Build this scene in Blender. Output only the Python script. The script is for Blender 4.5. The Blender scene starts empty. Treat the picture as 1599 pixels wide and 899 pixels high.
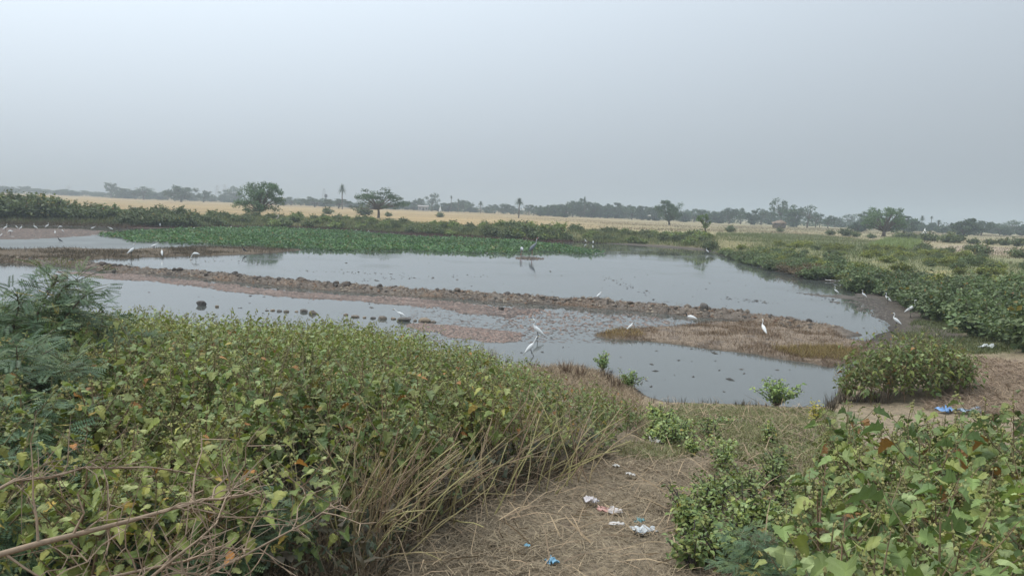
import bpy, math, random
import numpy as np
from mathutils import Matrix, Vector

# ------------------------------------------------------------------ camera
scene = bpy.context.scene
COL = scene.collection
H = 4.2                       # camera height above the pond's water level (z = 0), metres
FPX = 1185.0                  # focal length in photograph pixels (1599 px wide)
PITCH, ROLL = math.radians(-5.95), math.radians(2.15)
cam_d = bpy.data.cameras.new("camera")
cam = bpy.data.objects.new("camera", cam_d)
COL.objects.link(cam)
cam_d.sensor_width = 36.0
cam_d.lens = FPX / 1599.0 * 36.0
cam_d.clip_start, cam_d.clip_end = 0.05, 20000
CM = Matrix.Rotation(math.pi / 2 + PITCH, 4, 'X') @ Matrix.Rotation(ROLL, 4, 'Z')
CM = Matrix.Translation((0, 0, H)) @ CM
cam.matrix_world = CM
scene.camera = cam

# ------------------------------------------------------------------ world: hazy overcast sky
SUN = Vector((-0.42, 0.22, 0.88)).normalized()
world = bpy.data.worlds.new("World")
scene.world = world
world.use_nodes = True
nt = world.node_tree
nt.nodes.clear()
N = nt.nodes.new
L = nt.links.new
out = N('ShaderNodeOutputWorld')
bg = N('ShaderNodeBackground')
bg.inputs['Strength'].default_value = 0.1
sky = N('ShaderNodeTexSky')
sky.sky_type = 'NISHITA'
sky.sun_disc = False
sky.sun_elevation = math.asin(SUN.z)
sky.sun_rotation = math.atan2(SUN.x, SUN.y)
sky.dust_density = 6.0
sky.air_density = 1.5
tc = N('ShaderNodeTexCoord')
sep = N('ShaderNodeSeparateXYZ')
L(tc.outputs['Generated'], sep.inputs[0])


def wmath(op, a, b=None, clamp=False):
    n = N('ShaderNodeMath')
    n.operation = op
    n.use_clamp = clamp
    for i, v in enumerate((a, b)):
        if v is None:
            continue
        if isinstance(v, (int, float)):
            n.inputs[i].default_value = v
        else:
            L(v, n.inputs[i])
    return n.outputs[0]


zc = wmath('MAXIMUM', sep.outputs['Z'], 0.0)
lum = wmath('MULTIPLY', wmath('ADD', wmath('MULTIPLY', zc, 3.0), 1.0), 4.72)      # overcast sky, brighter overhead
side = wmath('ADD', wmath('MULTIPLY', sep.outputs['X'], -0.46), 1.0)               # veiled sun stands to the left
lum = wmath('MULTIPLY', lum, side)
comb = N('ShaderNodeVectorMath')
comb.operation = 'SCALE'
comb.inputs[0].default_value = (0.89, 1.0, 1.115)
L(lum, comb.inputs['Scale'])
mix = N('ShaderNodeMix')
mix.data_type = 'RGBA'
mix.inputs['Factor'].default_value = 0.08
L(comb.outputs[0], mix.inputs['A'])
L(sky.outputs[0], mix.inputs['B'])
L(mix.outputs['Result'], bg.inputs['Color'])
L(bg.outputs[0], out.inputs['Surface'])

sd_ = bpy.data.lights.new("sun", 'SUN')
sd_.energy = 1.5
sd_.angle = math.radians(12)
sd_.color = (1.0, 0.95, 0.87)
sun = bpy.data.objects.new("sun", sd_)
COL.objects.link(sun)
sun.rotation_euler = SUN.to_track_quat('Z', 'Y').to_euler()

vs = scene.view_settings
vs.view_transform = 'Standard'
vs.look = 'None'
vs.exposure = 0.15
vs.gamma = 1.0
vs.use_curve_mapping = False
scene.render.engine = 'CYCLES'
scene.cycles.max_bounces = 6
scene.cycles.diffuse_bounces = 3
scene.cycles.glossy_bounces = 3
scene.cycles.transmission_bounces = 4
scene.cycles.volume_bounces = 1
scene.cycles.use_denoising = True
try:
    scene.cycles.denoiser = 'OPENIMAGEDENOISE'
except Exception:
    pass

random.seed(11)
rng = np.random.default_rng(11)

# ------------------------------------------------------------------ helpers: rays, noise, polygons
CMn = np.array(CM.to_3x3())


def ray(px, py):
    v = CMn @ np.array([(px - 799.5) / FPX, -(py - 449.5) / FPX, -1.0])
    return v / np.linalg.norm(v)


def W(px, py, z=0.0):                       # where that line of sight meets level z
    r = ray(px, py)
    t = (z - H) / r[2]
    return np.array([r[0] * t, r[1] * t])


def Wp(pts, z=0.0):
    return np.array([W(a, b, z) for a, b in pts])


def at(px, py, d):                          # point on the line of sight at ground distance d
    r = ray(px, py)
    t = d / math.hypot(r[0], r[1])
    return np.array([r[0] * t, r[1] * t, H + r[2] * t])


def vn(x, y, s=0):
    x = np.asarray(x, float)
    y = np.asarray(y, float)
    xi = np.floor(x).astype(np.int64)
    yi = np.floor(y).astype(np.int64)
    fx = x - xi
    fy = y - yi
    fx = fx * fx * (3 - 2 * fx)
    fy = fy * fy * (3 - 2 * fy)

    def h(i, j):
        n = (i * 374761393 + j * 668265263 + s * 982451653) & 0x7fffffff
        n = ((n ^ (n >> 13)) * 1274126177) & 0x7fffffff
        return ((n ^ (n >> 16)) & 0xffff) / 32767.5 - 1.0
    a = h(xi, yi) * (1 - fx) + h(xi + 1, yi) * fx
    b = h(xi, yi + 1) * (1 - fx) + h(xi + 1, yi + 1) * fx
    return a * (1 - fy) + b * fy


def fbm(x, y, s=0, o=4):
    r = 0
    a = 0.55
    for k in range(o):
        r = r + a * vn(x, y, s + k * 17)
        x = x * 2.03 + 3.1
        y = y * 2.03 - 1.7
        a *= 0.5
    return r


def sstep(a, b, x):
    t = np.clip((np.asarray(x, float) - a) / (b - a), 0, 1)
    return t * t * (3 - 2 * t)


def seg_dist(P, A, B):
    AB = B - A
    t = np.clip(((P - A) @ AB) / max(AB @ AB, 1e-9), 0, 1)
    return np.hypot(*(P - (A + t[:, None] * AB)).T), t


def inside(P, poly):
    c = np.zeros(len(P), bool)
    j = len(poly) - 1
    for i in range(len(poly)):
        xi, yi = poly[i]
        xj, yj = poly[j]
        m = ((yi > P[:, 1]) != (yj > P[:, 1])) & (P[:, 0] < (xj - xi) * (P[:, 1] - yi) / (yj - yi + 1e-12) + xi)
        c ^= m
        j = i
    return c


def sdf(P, poly):                            # negative inside
    d = np.full(len(P), 1e9)
    for i in range(len(poly)):
        d = np.minimum(d, seg_dist(P, poly[i - 1], poly[i])[0])
    return np.where(inside(P, poly), -d, d)


def pdist(P, line):
    d = np.full(len(P), 1e9)
    for i in range(len(line) - 1):
        d = np.minimum(d, seg_dist(P, line[i], line[i + 1])[0])
    return d


# ------------------------------------------------------------------ the pond's plan (shorelines on the water level)
SHORE = Wp([(-700, 345), (-250, 350), (0, 351), (120, 354), (250, 357), (400, 356), (500, 359), (600, 363), (650, 367),
            (720, 372), (790, 376), (850, 379), (905, 378), (960, 381), (1030, 386), (1100, 391), (1130, 399), (1165, 410),
            (1200, 422), (1250, 433), (1289, 439), (1325, 447), (1350, 458), (1368, 475), (1376, 495), (1388, 508),
            (1380, 522), (1352, 533), (1335, 560), (1312, 590), (1302, 615), (1290, 635), (1240, 636), (1160, 632),
            (1100, 630), (1040, 628), (1005, 617), (985, 603), (960, 588), (930, 578), (890, 572), (820, 577),
            (700, 580), (500, 572), (300, 558), (100, 540), (-200, 510), (-700, 470)])
BUND = Wp([(-120, 402), (0, 408), (60, 410), (120, 415), (200, 424), (300, 430), (400, 440), (500, 449), (600, 457), (700, 462),
           (800, 469), (900, 475), (1000, 483), (1080, 490), (1160, 497), (1230, 507), (1300, 520)])
SPIT = Wp([(915, 523), (960, 515), (1010, 512), (1070, 508), (1120, 503), (1200, 503), (1260, 512), (1320, 527), (1365, 535),
           (1340, 566), (1300, 574), (1240, 566), (1160, 553), (1080, 541), (1000, 533), (940, 529)])
SEDGE = Wp([(-120, 390), (0, 389), (100, 387), (200, 389), (300, 385), (400, 386), (478, 390), (400, 398), (330, 400),
            (250, 402), (170, 405), (90, 411), (-120, 413)])
FLATS = [   # low reddish weed and mud flats at water level: polygon, height
    (Wp([(90, 424), (200, 428), (300, 437), (400, 449), (520, 459), (640, 465), (760, 476), (850, 484), (800, 496), (740, 490), (650, 479),
         (560, 471), (440, 463), (340, 453), (240, 440), (150, 434)]), 0.026),
    (Wp([(640, 506), (700, 508), (760, 513), (812, 520), (806, 530), (760, 536), (700, 525), (660, 516)]), 0.025),
    (Wp([(760, 480), (900, 485), (1040, 495), (1070, 508), (1000, 512), (920, 520), (850, 522), (780, 508)]), -0.022),
    (Wp([(-200, 352), (0, 356), (130, 358), (185, 363), (150, 367), (100, 371), (40, 374), (-200, 373)]), 0.02),
    (Wp([(1325, 447), (1350, 458), (1368, 470), (1383, 508), (1345, 470), (1250, 459), (1250, 457.5), (1330, 462)]), 0.02),
    (Wp([(1290, 470), (1350, 468), (1400, 500), (1372, 497), (1330, 483)]), -0.028),
]
ISLET = W(826, 403.5)
MAT = Wp([(163, 368), (210, 363), (260, 360), (340, 357.5), (430, 357), (520, 361), (600, 368), (650, 372.5), (760, 375), (850, 381),
          (882, 385), (900, 390), (946, 396), (915, 398), (870, 394), (820, 394), (775, 396.5), (700, 394.5), (635, 389.5), (600, 392.5),
          (520, 391.5), (440, 388), (360, 385), (300, 382), (235, 380), (195, 375)])


def zg(x, y):
    x = np.atleast_1d(np.asarray(x, float))
    y = np.atleast_1d(np.asarray(y, float))
    P = np.stack([x, y], 1)
    dist = np.hypot(x, y)
    s = sdf(P, SHORE)
    s = s + (0.12 + 0.006 * np.minimum(dist, 90)) * fbm(x * 0.5, y * 0.5, 3)
    wn = 1 - sstep(17, 25, y)
    so = np.maximum(s, 0)
    near = 2.9 * (1 - np.exp(-so * 0.2 / 2.9))
    far = 0.05 * np.minimum(so, 3) + 0.95 * sstep(2.2, 8.0, so)
    land = near * wn + far * (1 - wn)
    land = land + 0.05 * fbm(x * 0.9, y * 0.9, 9) * sstep(0, 1.5, so) * (0.4 + 0.6 * wn)
    z = np.where(s > 0, land + 0.012, np.maximum(-0.45, 0.12 * s - 0.0))
    # bund across the pond, with broken mud crest
    b = pdist(P, BUND)
    lump = 0.10 * fbm(x * 1.9, y * 1.9, 21) + 0.06 * vn(x * 5, y * 5, 5)
    bw = 0.52 * (1 + 0.35 * vn(x * 0.6, y * 0.6, 12))
    zb = (0.25 + 1.3 * lump) * np.exp(-(b / bw) ** 2) + 0.07 * np.exp(-(b / 1.2) ** 2) - 0.05
    z = np.maximum(z, zb)
    q = sdf(P, SPIT) + 0.25 * fbm(x * 1.3, y * 1.3, 31)
    z = np.maximum(z, 0.14 * (1 - sstep(-0.6, 0.3, q)) - 0.06 + 0.05 * fbm(x * 1.6, y * 1.6, 2))
    q = sdf(P, SEDGE) + 0.8 * fbm(x * 0.7, y * 0.7, 33)
    z = np.maximum(z, 0.12 * (1 - sstep(-0.8, 0.3, q)) - 0.06)
    for k, (poly, hz) in enumerate(FLATS):
        q = sdf(P, poly) + 0.5 * fbm(x * 0.8, y * 0.8, 41 + k)
        z = np.maximum(z, hz + 0.05 * fbm(x * 1.7, y * 3.1, 51 + k, 5) - 0.16 * sstep(-0.4, 0.7, q))
    dI = np.hypot((x - ISLET[0]) / 1.15, (y - ISLET[1]) / 1.1)
    z = np.maximum(z, 0.13 * np.exp(-(dI / 0.8) ** 2) - 0.05 + 0.02 * vn(x * 4, y * 4, 8))
    return z


def zg1(x, y):
    return float(zg(x, y)[0])


def G(px, py):                               # the ground point seen at that pixel
    r = ray(px, py)
    t = np.geomspace(2.0, 400, 1500)
    d = H + r[2] * t - np.maximum(zg(r[0] * t, r[1] * t), 0)
    i = int(np.argmax(d < 0)) if (d < 0).any() else len(t) - 1
    return np.array([r[0] * t[i], r[1] * t[i], H + r[2] * t[i]])


# ------------------------------------------------------------------ helpers: meshes
def make_mesh(name, V, F, mats, mi=None, col=None, smooth=False):
    V = np.asarray(V, np.float32).reshape(-1, 3)
    F = np.asarray(F, np.int32).reshape(-1, 3)
    me = bpy.data.meshes.new(name)
    me.vertices.add(len(V))
    me.vertices.foreach_set('co', V.ravel())
    me.loops.add(F.size)
    me.loops.foreach_set('vertex_index', F.ravel())
    me.polygons.add(len(F))
    me.polygons.foreach_set('loop_start', np.arange(0, F.size, 3, dtype=np.int32))
    me.polygons.foreach_set('loop_total', np.full(len(F), 3, np.int32))
    if mi is not None:
        me.polygons.foreach_set('material_index', np.asarray(mi, np.int32))
    me.polygons.foreach_set('use_smooth', np.full(len(F), bool(smooth)))
    for m in mats:
        me.materials.append(m)
    me.update(calc_edges=True)
    if col is not None:
        a = me.color_attributes.new('Col', 'FLOAT_COLOR', 'POINT')
        c = np.ones((len(V), 4), np.float32)
        c[:, :3] = col
        a.data.foreach_set('color', c.ravel())
    return me


class Acc:
    def __init__(s):
        s.V, s.F, s.C, s.M, s.n = [], [], [], [], 0

    def add(s, V, F, col=(1, 1, 1), mat=0):
        V = np.asarray(V, float).reshape(-1, 3)
        F = np.asarray(F, int).reshape(-1, 3)
        s.V.append(V)
        s.F.append(F + s.n)
        c = np.asarray(col, float)
        s.C.append(np.broadcast_to(c, (len(V), 3)) if c.ndim == 1 else c)
        s.M.append(np.full(len(F), mat))
        s.n += len(V)

    def many(s, LV, LF, R, T, C, mat=0):       # R (k,3,3) T (k,3) C (k,3)
        k, n = len(T), len(LV)
        if k == 0:
            return
        V = np.einsum('kij,nj->kni', R, LV) + T[:, None, :]
        F = LF[None] + (np.arange(k) * n)[:, None, None]
        s.add(V.reshape(-1, 3), F.reshape(-1, 3), np.repeat(C, n, 0), mat)

    def arrays(s):
        return np.concatenate(s.V), np.concatenate(s.F), np.concatenate(s.C), np.concatenate(s.M)

    def mesh(s, name, mats, smooth=False):
        if not isinstance(mats, (list, tuple)):
            mats = [mats]
        V, F, C, M = s.arrays()
        return make_mesh(name, V, F, mats, M, C, smooth)

    def build(s, name, mats, parent=None, smooth=False):
        return obj(name, s.mesh(name, mats, smooth), parent)


def obj(name, me, parent=None, loc=None, rz=None, sc=None):
    o = bpy.data.objects.new(name, me)
    COL.objects.link(o)
    if parent is not None:
        o.parent = parent
    if loc is not None:
        o.location = loc
    if rz is not None:
        o.rotation_euler = (0, 0, rz)
    if sc is not None:
        o.scale = sc if hasattr(sc, '__len__') else (sc, sc, sc)
    return o


def tag(o, label=None, cat=None, group=None, kind=None):
    for k, v in (('label', label), ('category', cat), ('group', group), ('kind', kind)):
        if v:
            o[k] = v
    return o


def copy_thing(o, loc, rz=0.0, sc=1.0):
    c = o.copy()
    COL.objects.link(c)
    c.location = loc
    c.rotation_euler = (0, 0, rz)
    c.scale = sc if hasattr(sc, '__len__') else (sc, sc, sc)
    for ch in o.children:
        d = ch.copy()
        COL.objects.link(d)
        d.parent = c
        for g in ch.children:
            e = g.copy()
            COL.objects.link(e)
            e.parent = d
    return c


def tube(pts, rad, sides=5, cap=True):
    pts = np.asarray(pts, float)
    n = len(pts)
    rad = np.broadcast_to(np.asarray(rad, float), (n,))
    t = np.gradient(pts, axis=0)
    t /= np.linalg.norm(t, axis=1)[:, None] + 1e-9
    ref = np.array([0.31, 0.17, 0.93]) if abs(t[:, 2]).mean() < 0.8 else np.array([0.9, 0.3, 0.1])
    u = np.cross(t, ref)
    u /= np.linalg.norm(u, axis=1)[:, None] + 1e-9
    v = np.cross(t, u)
    a = np.arange(sides) / sides * 2 * math.pi
    V = pts[:, None] + rad[:, None, None] * (np.cos(a)[None, :, None] * u[:, None] + np.sin(a)[None, :, None] * v[:, None])
    V = V.reshape(-1, 3)
    F = []
    for i in range(n - 1):
        for k in range(sides):
            p, q = i * sides + k, i * sides + (k + 1) % sides
            F += [(p, q, q + sides), (p, q + sides, p + sides)]
    if cap:
        for k in range(1, sides - 1):
            F += [(0, k + 1, k), ((n - 1) * sides, (n - 1) * sides + k, (n - 1) * sides + k + 1)]
    return V, np.array(F)


def frames(d, n):                            # rotation matrices whose y = d and z near n
    d = d / (np.linalg.norm(d, axis=1)[:, None] + 1e-9)
    z = n - (n * d).sum(1)[:, None] * d
    z = z / (np.linalg.norm(z, axis=1)[:, None] + 1e-9)
    x = np.cross(d, z)
    return np.stack([x, d, z], 2)


def lerp(a, b, t):
    return np.asarray(a) * (1 - t) + np.asarray(b) * t


# ------------------------------------------------------------------ materials
def mat_new(name):
    m = bpy.data.materials.new(name)
    m.use_nodes = True
    n = m.node_tree
    n.nodes.clear()
    return m, n, n.nodes.new, n.links.new


def mat_attr(name, rough=0.6, spec=0.35, jitter=0.35, transl=0.0, noise_scale=0.0, noise_amt=0.3, bump=0.0, bump_scale=20.0, coords='Object'):
    """colour attribute 'Col' x per-object jitter x noise"""
    m, n, N, L = mat_new(name)
    o = N('ShaderNodeOutputMaterial')
    p = N('ShaderNodeBsdfPrincipled')
    p.inputs['Roughness'].default_value = rough
    p.inputs['Specular IOR Level'].default_value = spec
    at_ = N('ShaderNodeAttribute')
    at_.attribute_name = 'Col'
    c = at_.outputs['Color']
    if jitter:
        oi = N('ShaderNodeObjectInfo')
        mr = N('ShaderNodeMapRange')
        mr.inputs['To Min'].default_value = 1 - jitter / 2
        mr.inputs['To Max'].default_value = 1 + jitter / 2
        L(oi.outputs['Random'], mr.inputs['Value'])
        v = N('ShaderNodeVectorMath')
        v.operation = 'SCALE'
        L(c, v.inputs[0])
        L(mr.outputs[0], v.inputs['Scale'])
        v3 = N('ShaderNodeVectorMath')
        v3.operation = 'MULTIPLY'
        L(v.outputs[0], v3.inputs[0])
        L(oi.outputs['Color'], v3.inputs[1])
        c = v3.outputs[0]
    tcn = N('ShaderNodeTexCoord')
    if noise_scale:
        nz = N('ShaderNodeTexNoise')
        nz.inputs['Scale'].default_value = noise_scale
        nz.inputs['Detail'].default_value = 6
        nz.inputs['Roughness'].default_value = 0.65
        L(tcn.outputs[coords], nz.inputs['Vector'])
        mr2 = N('ShaderNodeMapRange')
        mr2.inputs['From Min'].default_value = 0.25
        mr2.inputs['From Max'].default_value = 0.75
        mr2.inputs['To Min'].default_value = 1 - noise_amt
        mr2.inputs['To Max'].default_value = 1 + noise_amt
        L(nz.outputs['Fac'], mr2.inputs['Value'])
        v2 = N('ShaderNodeVectorMath')
        v2.operation = 'SCALE'
        L(c, v2.inputs[0])
        L(mr2.outputs[0], v2.inputs['Scale'])
        c = v2.outputs[0]
    L(c, p.inputs['Base Color'])
    if bump:
        nb = N('ShaderNodeTexNoise')
        nb.inputs['Scale'].default_value = bump_scale
        nb.inputs['Detail'].default_value = 8
        nb.inputs['Roughness'].default_value = 0.7
        L(tcn.outputs[coords], nb.inputs['Vector'])
        b = N('ShaderNodeBump')
        b.inputs['Strength'].default_value = bump
        b.inputs['Distance'].default_value = 0.06
        L(nb.outputs['Fac'], b.inputs['Height'])
        L(b.outputs[0], p.inputs['Normal'])
    if transl:
        t = N('ShaderNodeBsdfTranslucent')
        g = N('ShaderNodeVectorMath')
        g.operation = 'MULTIPLY'
        g.inputs[1].default_value = (1.15, 1.25, 0.7)
        L(c, g.inputs[0])
        L(g.outputs[0], t.inputs['Color'])
        mx = N('ShaderNodeMixShader')
        mx.inputs[0].default_value = transl
        L(p.outputs[0], mx.inputs[1])
        L(t.outputs[0], mx.inputs[2])
        L(mx.outputs[0], o.inputs['Surface'])
    else:
        L(p.outputs[0], o.inputs['Surface'])
    return m


M_ground = mat_attr('ground_soil', 0.9, 0.15, 0, 0, 7.0, 0.4, 1.0, 14.0)
_nt = M_ground.node_tree
_p = [q for q in _nt.nodes if q.type == 'BSDF_PRINCIPLED'][0]
_src = _p.inputs['Base Color'].links[0].from_socket
_nz = _nt.nodes.new('ShaderNodeTexVoronoi')
_nz.inputs['Scale'].default_value = 26.0
_nz.inputs['Randomness'].default_value = 1.0
_nz2 = _nt.nodes.new('ShaderNodeTexNoise')
_nz2.inputs['Scale'].default_value = 55.0
_nz2.inputs['Detail'].default_value = 5.0
_tc = [q for q in _nt.nodes if q.type == 'TEX_COORD'][0]
_nt.links.new(_tc.outputs['Object'], _nz.inputs['Vector'])
_nt.links.new(_tc.outputs['Object'], _nz2.inputs['Vector'])
_ad = _nt.nodes.new('ShaderNodeMath')
_ad.operation = 'ADD'
_nt.links.new(_nz.outputs['Distance'], _ad.inputs[0])
_nt.links.new(_nz2.outputs['Fac'], _ad.inputs[1])
_mr = _nt.nodes.new('ShaderNodeMapRange')
_mr.inputs['From Min'].default_value = 0.5
_mr.inputs['From Max'].default_value = 1.15
_mr.inputs['To Min'].default_value = 0.62
_mr.inputs['To Max'].default_value = 1.38
_nt.links.new(_ad.outputs[0], _mr.inputs['Value'])
_vm = _nt.nodes.new('ShaderNodeVectorMath')
_vm.operation = 'SCALE'
_nt.links.new(_src, _vm.inputs[0])
_nt.links.new(_mr.outputs[0], _vm.inputs['Scale'])
_nt.links.new(_vm.outputs[0], _p.inputs['Base Color'])
M_leaf = mat_attr('weed_leaf', 0.55, 0.3, 0.4, 0.18, 30.0, 0.2)
M_leaf_far = mat_attr('bush_leaf', 0.55, 0.3, 0.45, 0.2)
M_treeleaf = mat_attr('tree_leaf', 0.55, 0.3, 0.35, 0.2)
M_stem = mat_attr('plant_stem', 0.7, 0.3, 0.3, 0, 40.0, 0.25)
M_bark = mat_attr('tree_bark', 0.9, 0.2, 0.2, 0, 8.0, 0.3)
M_straw = mat_attr('dry_straw', 0.75, 0.3, 0.3)
M_stone = mat_attr('stone', 0.85, 0.3, 0.4, 0, 9.0, 0.45, 0.7, 25.0)
M_bird = mat_attr('plumage', 0.7, 0.3, 0.05)
M_plastic = mat_attr('litter_plastic', 0.4, 0.5, 0, 0, 12.0, 0.2)
M_wall = mat_attr('plaster', 0.85, 0.2, 0.1, 0, 1.5, 0.15)
M_metal = mat_attr('galvanised_steel', 0.5, 0.5, 0.1)

mw, n, N_, L_ = mat_new('pond_water')
o_ = N_('ShaderNodeOutputMaterial')
p_ = N_('ShaderNodeBsdfPrincipled')
p_.inputs['Base Color'].default_value = (0.075, 0.08, 0.072, 1)
p_.inputs['Roughness'].default_value = 0.035
p_.inputs['IOR'].default_value = 1.33
p_.inputs['Specular IOR Level'].default_value = 0.62
tcn = N_('ShaderNodeTexCoord')
nb = N_('ShaderNodeTexNoise')
nb.inputs['Scale'].default_value = 1.6
nb.inputs['Detail'].default_value = 3
L_(tcn.outputs['Object'], nb.inputs['Vector'])
bb = N_('ShaderNodeBump')
bb.inputs['Strength'].default_value = 0.05
bb.inputs['Distance'].default_value = 0.02
L_(nb.outputs['Fac'], bb.inputs['Height'])
L_(bb.outputs[0], p_.inputs['Normal'])
L_(p_.outputs[0], o_.inputs['Surface'])
nr_ = N_('ShaderNodeTexNoise')
nr_.inputs['Scale'].default_value = 0.16
nr_.inputs['Detail'].default_value = 5
L_(tcn.outputs['Object'], nr_.inputs['Vector'])
mr_ = N_('ShaderNodeMapRange')
mr_.inputs['From Min'].default_value = 0.42
mr_.inputs['From Max'].default_value = 0.68
mr_.inputs['To Min'].default_value = 0.02
mr_.inputs['To Max'].default_value = 0.13
L_(nr_.outputs['Fac'], mr_.inputs['Value'])
_c = W(90, 381)
vd = N_('ShaderNodeVectorMath')
vd.operation = 'DISTANCE'
L_(tcn.outputs['Object'], vd.inputs[0])
vd.inputs[1].default_value = (_c[0] - 4, _c[1], 0)
mk = N_('ShaderNodeMapRange')
mk.inputs['From Min'].default_value = 20.0
mk.inputs['From Max'].default_value = 10.0
mk.inputs['To Min'].default_value = 0.0
mk.inputs['To Max'].default_value = 0.32
L_(vd.outputs['Value'], mk.inputs['Value'])
ad_ = N_('ShaderNodeMath')
ad_.operation = 'ADD'
L_(mr_.outputs[0], ad_.inputs[0])
L_(mk.outputs[0], ad_.inputs[1])
L_(ad_.outputs[0], p_.inputs['Roughness'])
M_water = mw

# ------------------------------------------------------------------ ground: one sheet to the horizon
rad = np.concatenate([[0.4, 1.2, 2.0, 2.6], np.geomspace(3.0, 130, 500), np.geomspace(132, 420, 110), np.geomspace(440, 6000, 40)])
ang = np.concatenate([np.radians(np.arange(-180, -46, 6.0)), np.radians(np.linspace(-45, 45, 430)), np.radians(np.arange(48, 180, 6.0))])
RR, AA = np.meshgrid(rad, ang, indexing='ij')
gx = (RR * np.sin(AA)).ravel()
gy = (RR * np.cos(AA)).ravel()
gz = np.zeros_like(gx)
m = (np.hypot(gx, gy) < 425)
gz[m] = zg(gx[m], gy[m])
gz[~m] = 0.98
P2 = np.stack([gx, gy], 1)
gd = np.hypot(gx, gy)
# field bunds: low ridges between stubble plots, and gentle undulation
shore_d = np.full(len(gx), 400.0)
shore_d[m] = sdf(P2[m], SHORE)
fieldw = sstep(14, 26, shore_d)
phx = gx * 0.93 + gy * 0.36
phy = -gx * 0.30 + gy * 0.95
rid = np.exp(-(((phy + 6 * vn(gx * 0.01, gy * 0.01, 61)) % 37 - 18) / 1.5) ** 2) * sstep(60, 90, gd)
rid2 = np.exp(-(((phx + 8 * vn(gx * 0.01, gy * 0.01, 62)) % 64 - 32) / 1.2) ** 2)
gz += fieldw * (0.10 * np.maximum(rid, 0.6 * rid2) + 0.02 * fbm(gx * 0.03, gy * 0.03, 63)) * (gd < 430)
# colours by what lies on the ground
fb = fbm(gx * 0.35, gy * 0.35, 71)
fb2 = fbm(gx * 1.8, gy * 1.8, 72)
gold = np.array((0.27, 0.19, 0.095))
cols = np.empty((len(gx), 3))
cols[:] = gold
big = fbm(gx * 0.012, gy * 0.03, 73)
cols *= (1 + 0.30 * big + 0.14 * fb + 0.16 * fbm(phx * 0.004, phy * 0.11, 76))[:, None]
az = np.arctan2(gx, gy)


def blend(c, w):
    global cols
    w = np.clip(w, 0, 1)[:, None]
    cols = cols * (1 - w) + np.asarray(c) * (1 + 0.25 * fb2[:, None]) * w


blend((0.235, 0.195, 0.12), fieldw * sstep(-0.1, 0.3, az) * 0.75)
blend((0.20, 0.18, 0.095), fieldw * 0.8 * np.maximum(rid, 0.8 * rid2))
blend((0.19, 0.19, 0.095), sstep(0.05, 0.35, az) * sstep(-0.15, 0.3, fb + 0.5 * big) * 0.65 * fieldw)       # weedy patches on the right fields
blend((0.145, 0.15, 0.075), sstep(46, 22, shore_d + 14 * fb) * sstep(0.25, 0.4, az) * sstep(16, 21, gy) * 0.8)
drypl = Wp([(1440, 392), (1599, 402), (1800, 420), (1800, 396), (1599, 388), (1480, 384)], 1.0)
blend((0.26, 0.205, 0.145), sstep(3, -3, sdf(P2, drypl)))
blend((0.135, 0.135, 0.065), sstep(24, 8, shore_d) * sstep(16, 21, gy) * (0.75 + 0.4 * fb))                             # green bank
blend((0.30, 0.25, 0.12), sstep(0.2, 0.5, fb) * sstep(24, 8, shore_d) * (gy > 20) * 0.6)
blend((0.085, 0.07, 0.055), sstep(3.6, 2.2, shore_d) * (gy > 20))                                            # bare mud rim
SHX = np.array([(-700, 345), (-250, 350), (0, 351), (120, 354), (250, 357), (400, 356), (500, 359), (600, 363), (650, 367), (720, 372), (790, 376), (850, 379), (905, 378), (960, 381), (1030, 386), (1100, 391), (1130, 399)], float)


def far_shore(px, back=0.0):                 # point on the far shore, 'back' metres inland
    p = W(px, float(np.interp(px, SHX[:, 0], SHX[:, 1])))
    return p * (1 + back / np.linalg.norm(p))


redm = np.array([far_shore(x, -0.6) for x in (170, 300, 420, 520, 620, 700, 780, 860, 940)] + [far_shore(x, 3.6) for x in (930, 860, 780, 700, 620, 520, 420, 300, 190)])
blend((0.085, 0.048, 0.032), sstep(1.5, -0.5, sdf(P2, redm)) * 0.9)
# near bank: straw, soil and short herbs
nearw = sstep(25, 20, gy) * (shore_d > -0.3)
blend((0.23, 0.18, 0.12), nearw)
blend((0.17, 0.13, 0.09), nearw * sstep(0.1, 0.5, fb2))
blend((0.10, 0.08, 0.055), nearw * sstep(1.2, -0.6, sdf(P2, np.array([(-9, 16), (0.2, 15.5), (1.2, 11), (0.6, 8.5), (-0.2, 6.2), (-0.9, 4.2), (-6, 2.5)]))) * 0.85)  # moist soil, painted darker also for the shade under the left thicket
herb = Wp([(1010, 640), (1080, 634), (1160, 636), (1290, 640), (1290, 690), (1180, 690), (1080, 680), (1030, 665)], 0.3)
blend((0.15, 0.17, 0.075), sstep(0.8, -0.4, sdf(P2, herb) + 0.6 * fb2) * 0.8)
# what is under or beside the water
blend((0.06, 0.052, 0.042), sstep(0.35, -0.2, shore_d + 0.2 * fb2))
bd = np.full(len(gx), 99.0)
bd[m] = pdist(P2[m], BUND)
blend((0.125, 0.104, 0.085), sstep(1.5, 0.9, bd + 0.3 * fb2))
blend((0.20, 0.12, 0.07), sstep(0.15, 0.45, fbm(gx * 0.8, gy * 0.8, 75)) * sstep(1.5, 0.9, bd) * 0.6)
blend((0.13, 0.105, 0.085), sstep(0.55, 0.25, bd + 0.25 * fb2) * 0.8)
for k, (poly, hz) in enumerate(FLATS):
    c = [(0.21, 0.16, 0.135), (0.21, 0.155, 0.13), (0.14, 0.112, 0.098), (0.15, 0.118, 0.098), (0.14, 0.12, 0.10), (0.085, 0.07, 0.058)][k]
    q = np.full(len(gx), 99.0)
    q[m] = sdf(P2[m], poly)
    blend(c, sstep(0.7, -0.1, q + 0.3 * fb2) * (bd > 0.9))
q = np.full(len(gx), 99.0)
q[m] = sdf(P2[m], SPIT)
blend((0.19, 0.145, 0.105), sstep(0.4, -0.2, q))
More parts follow.
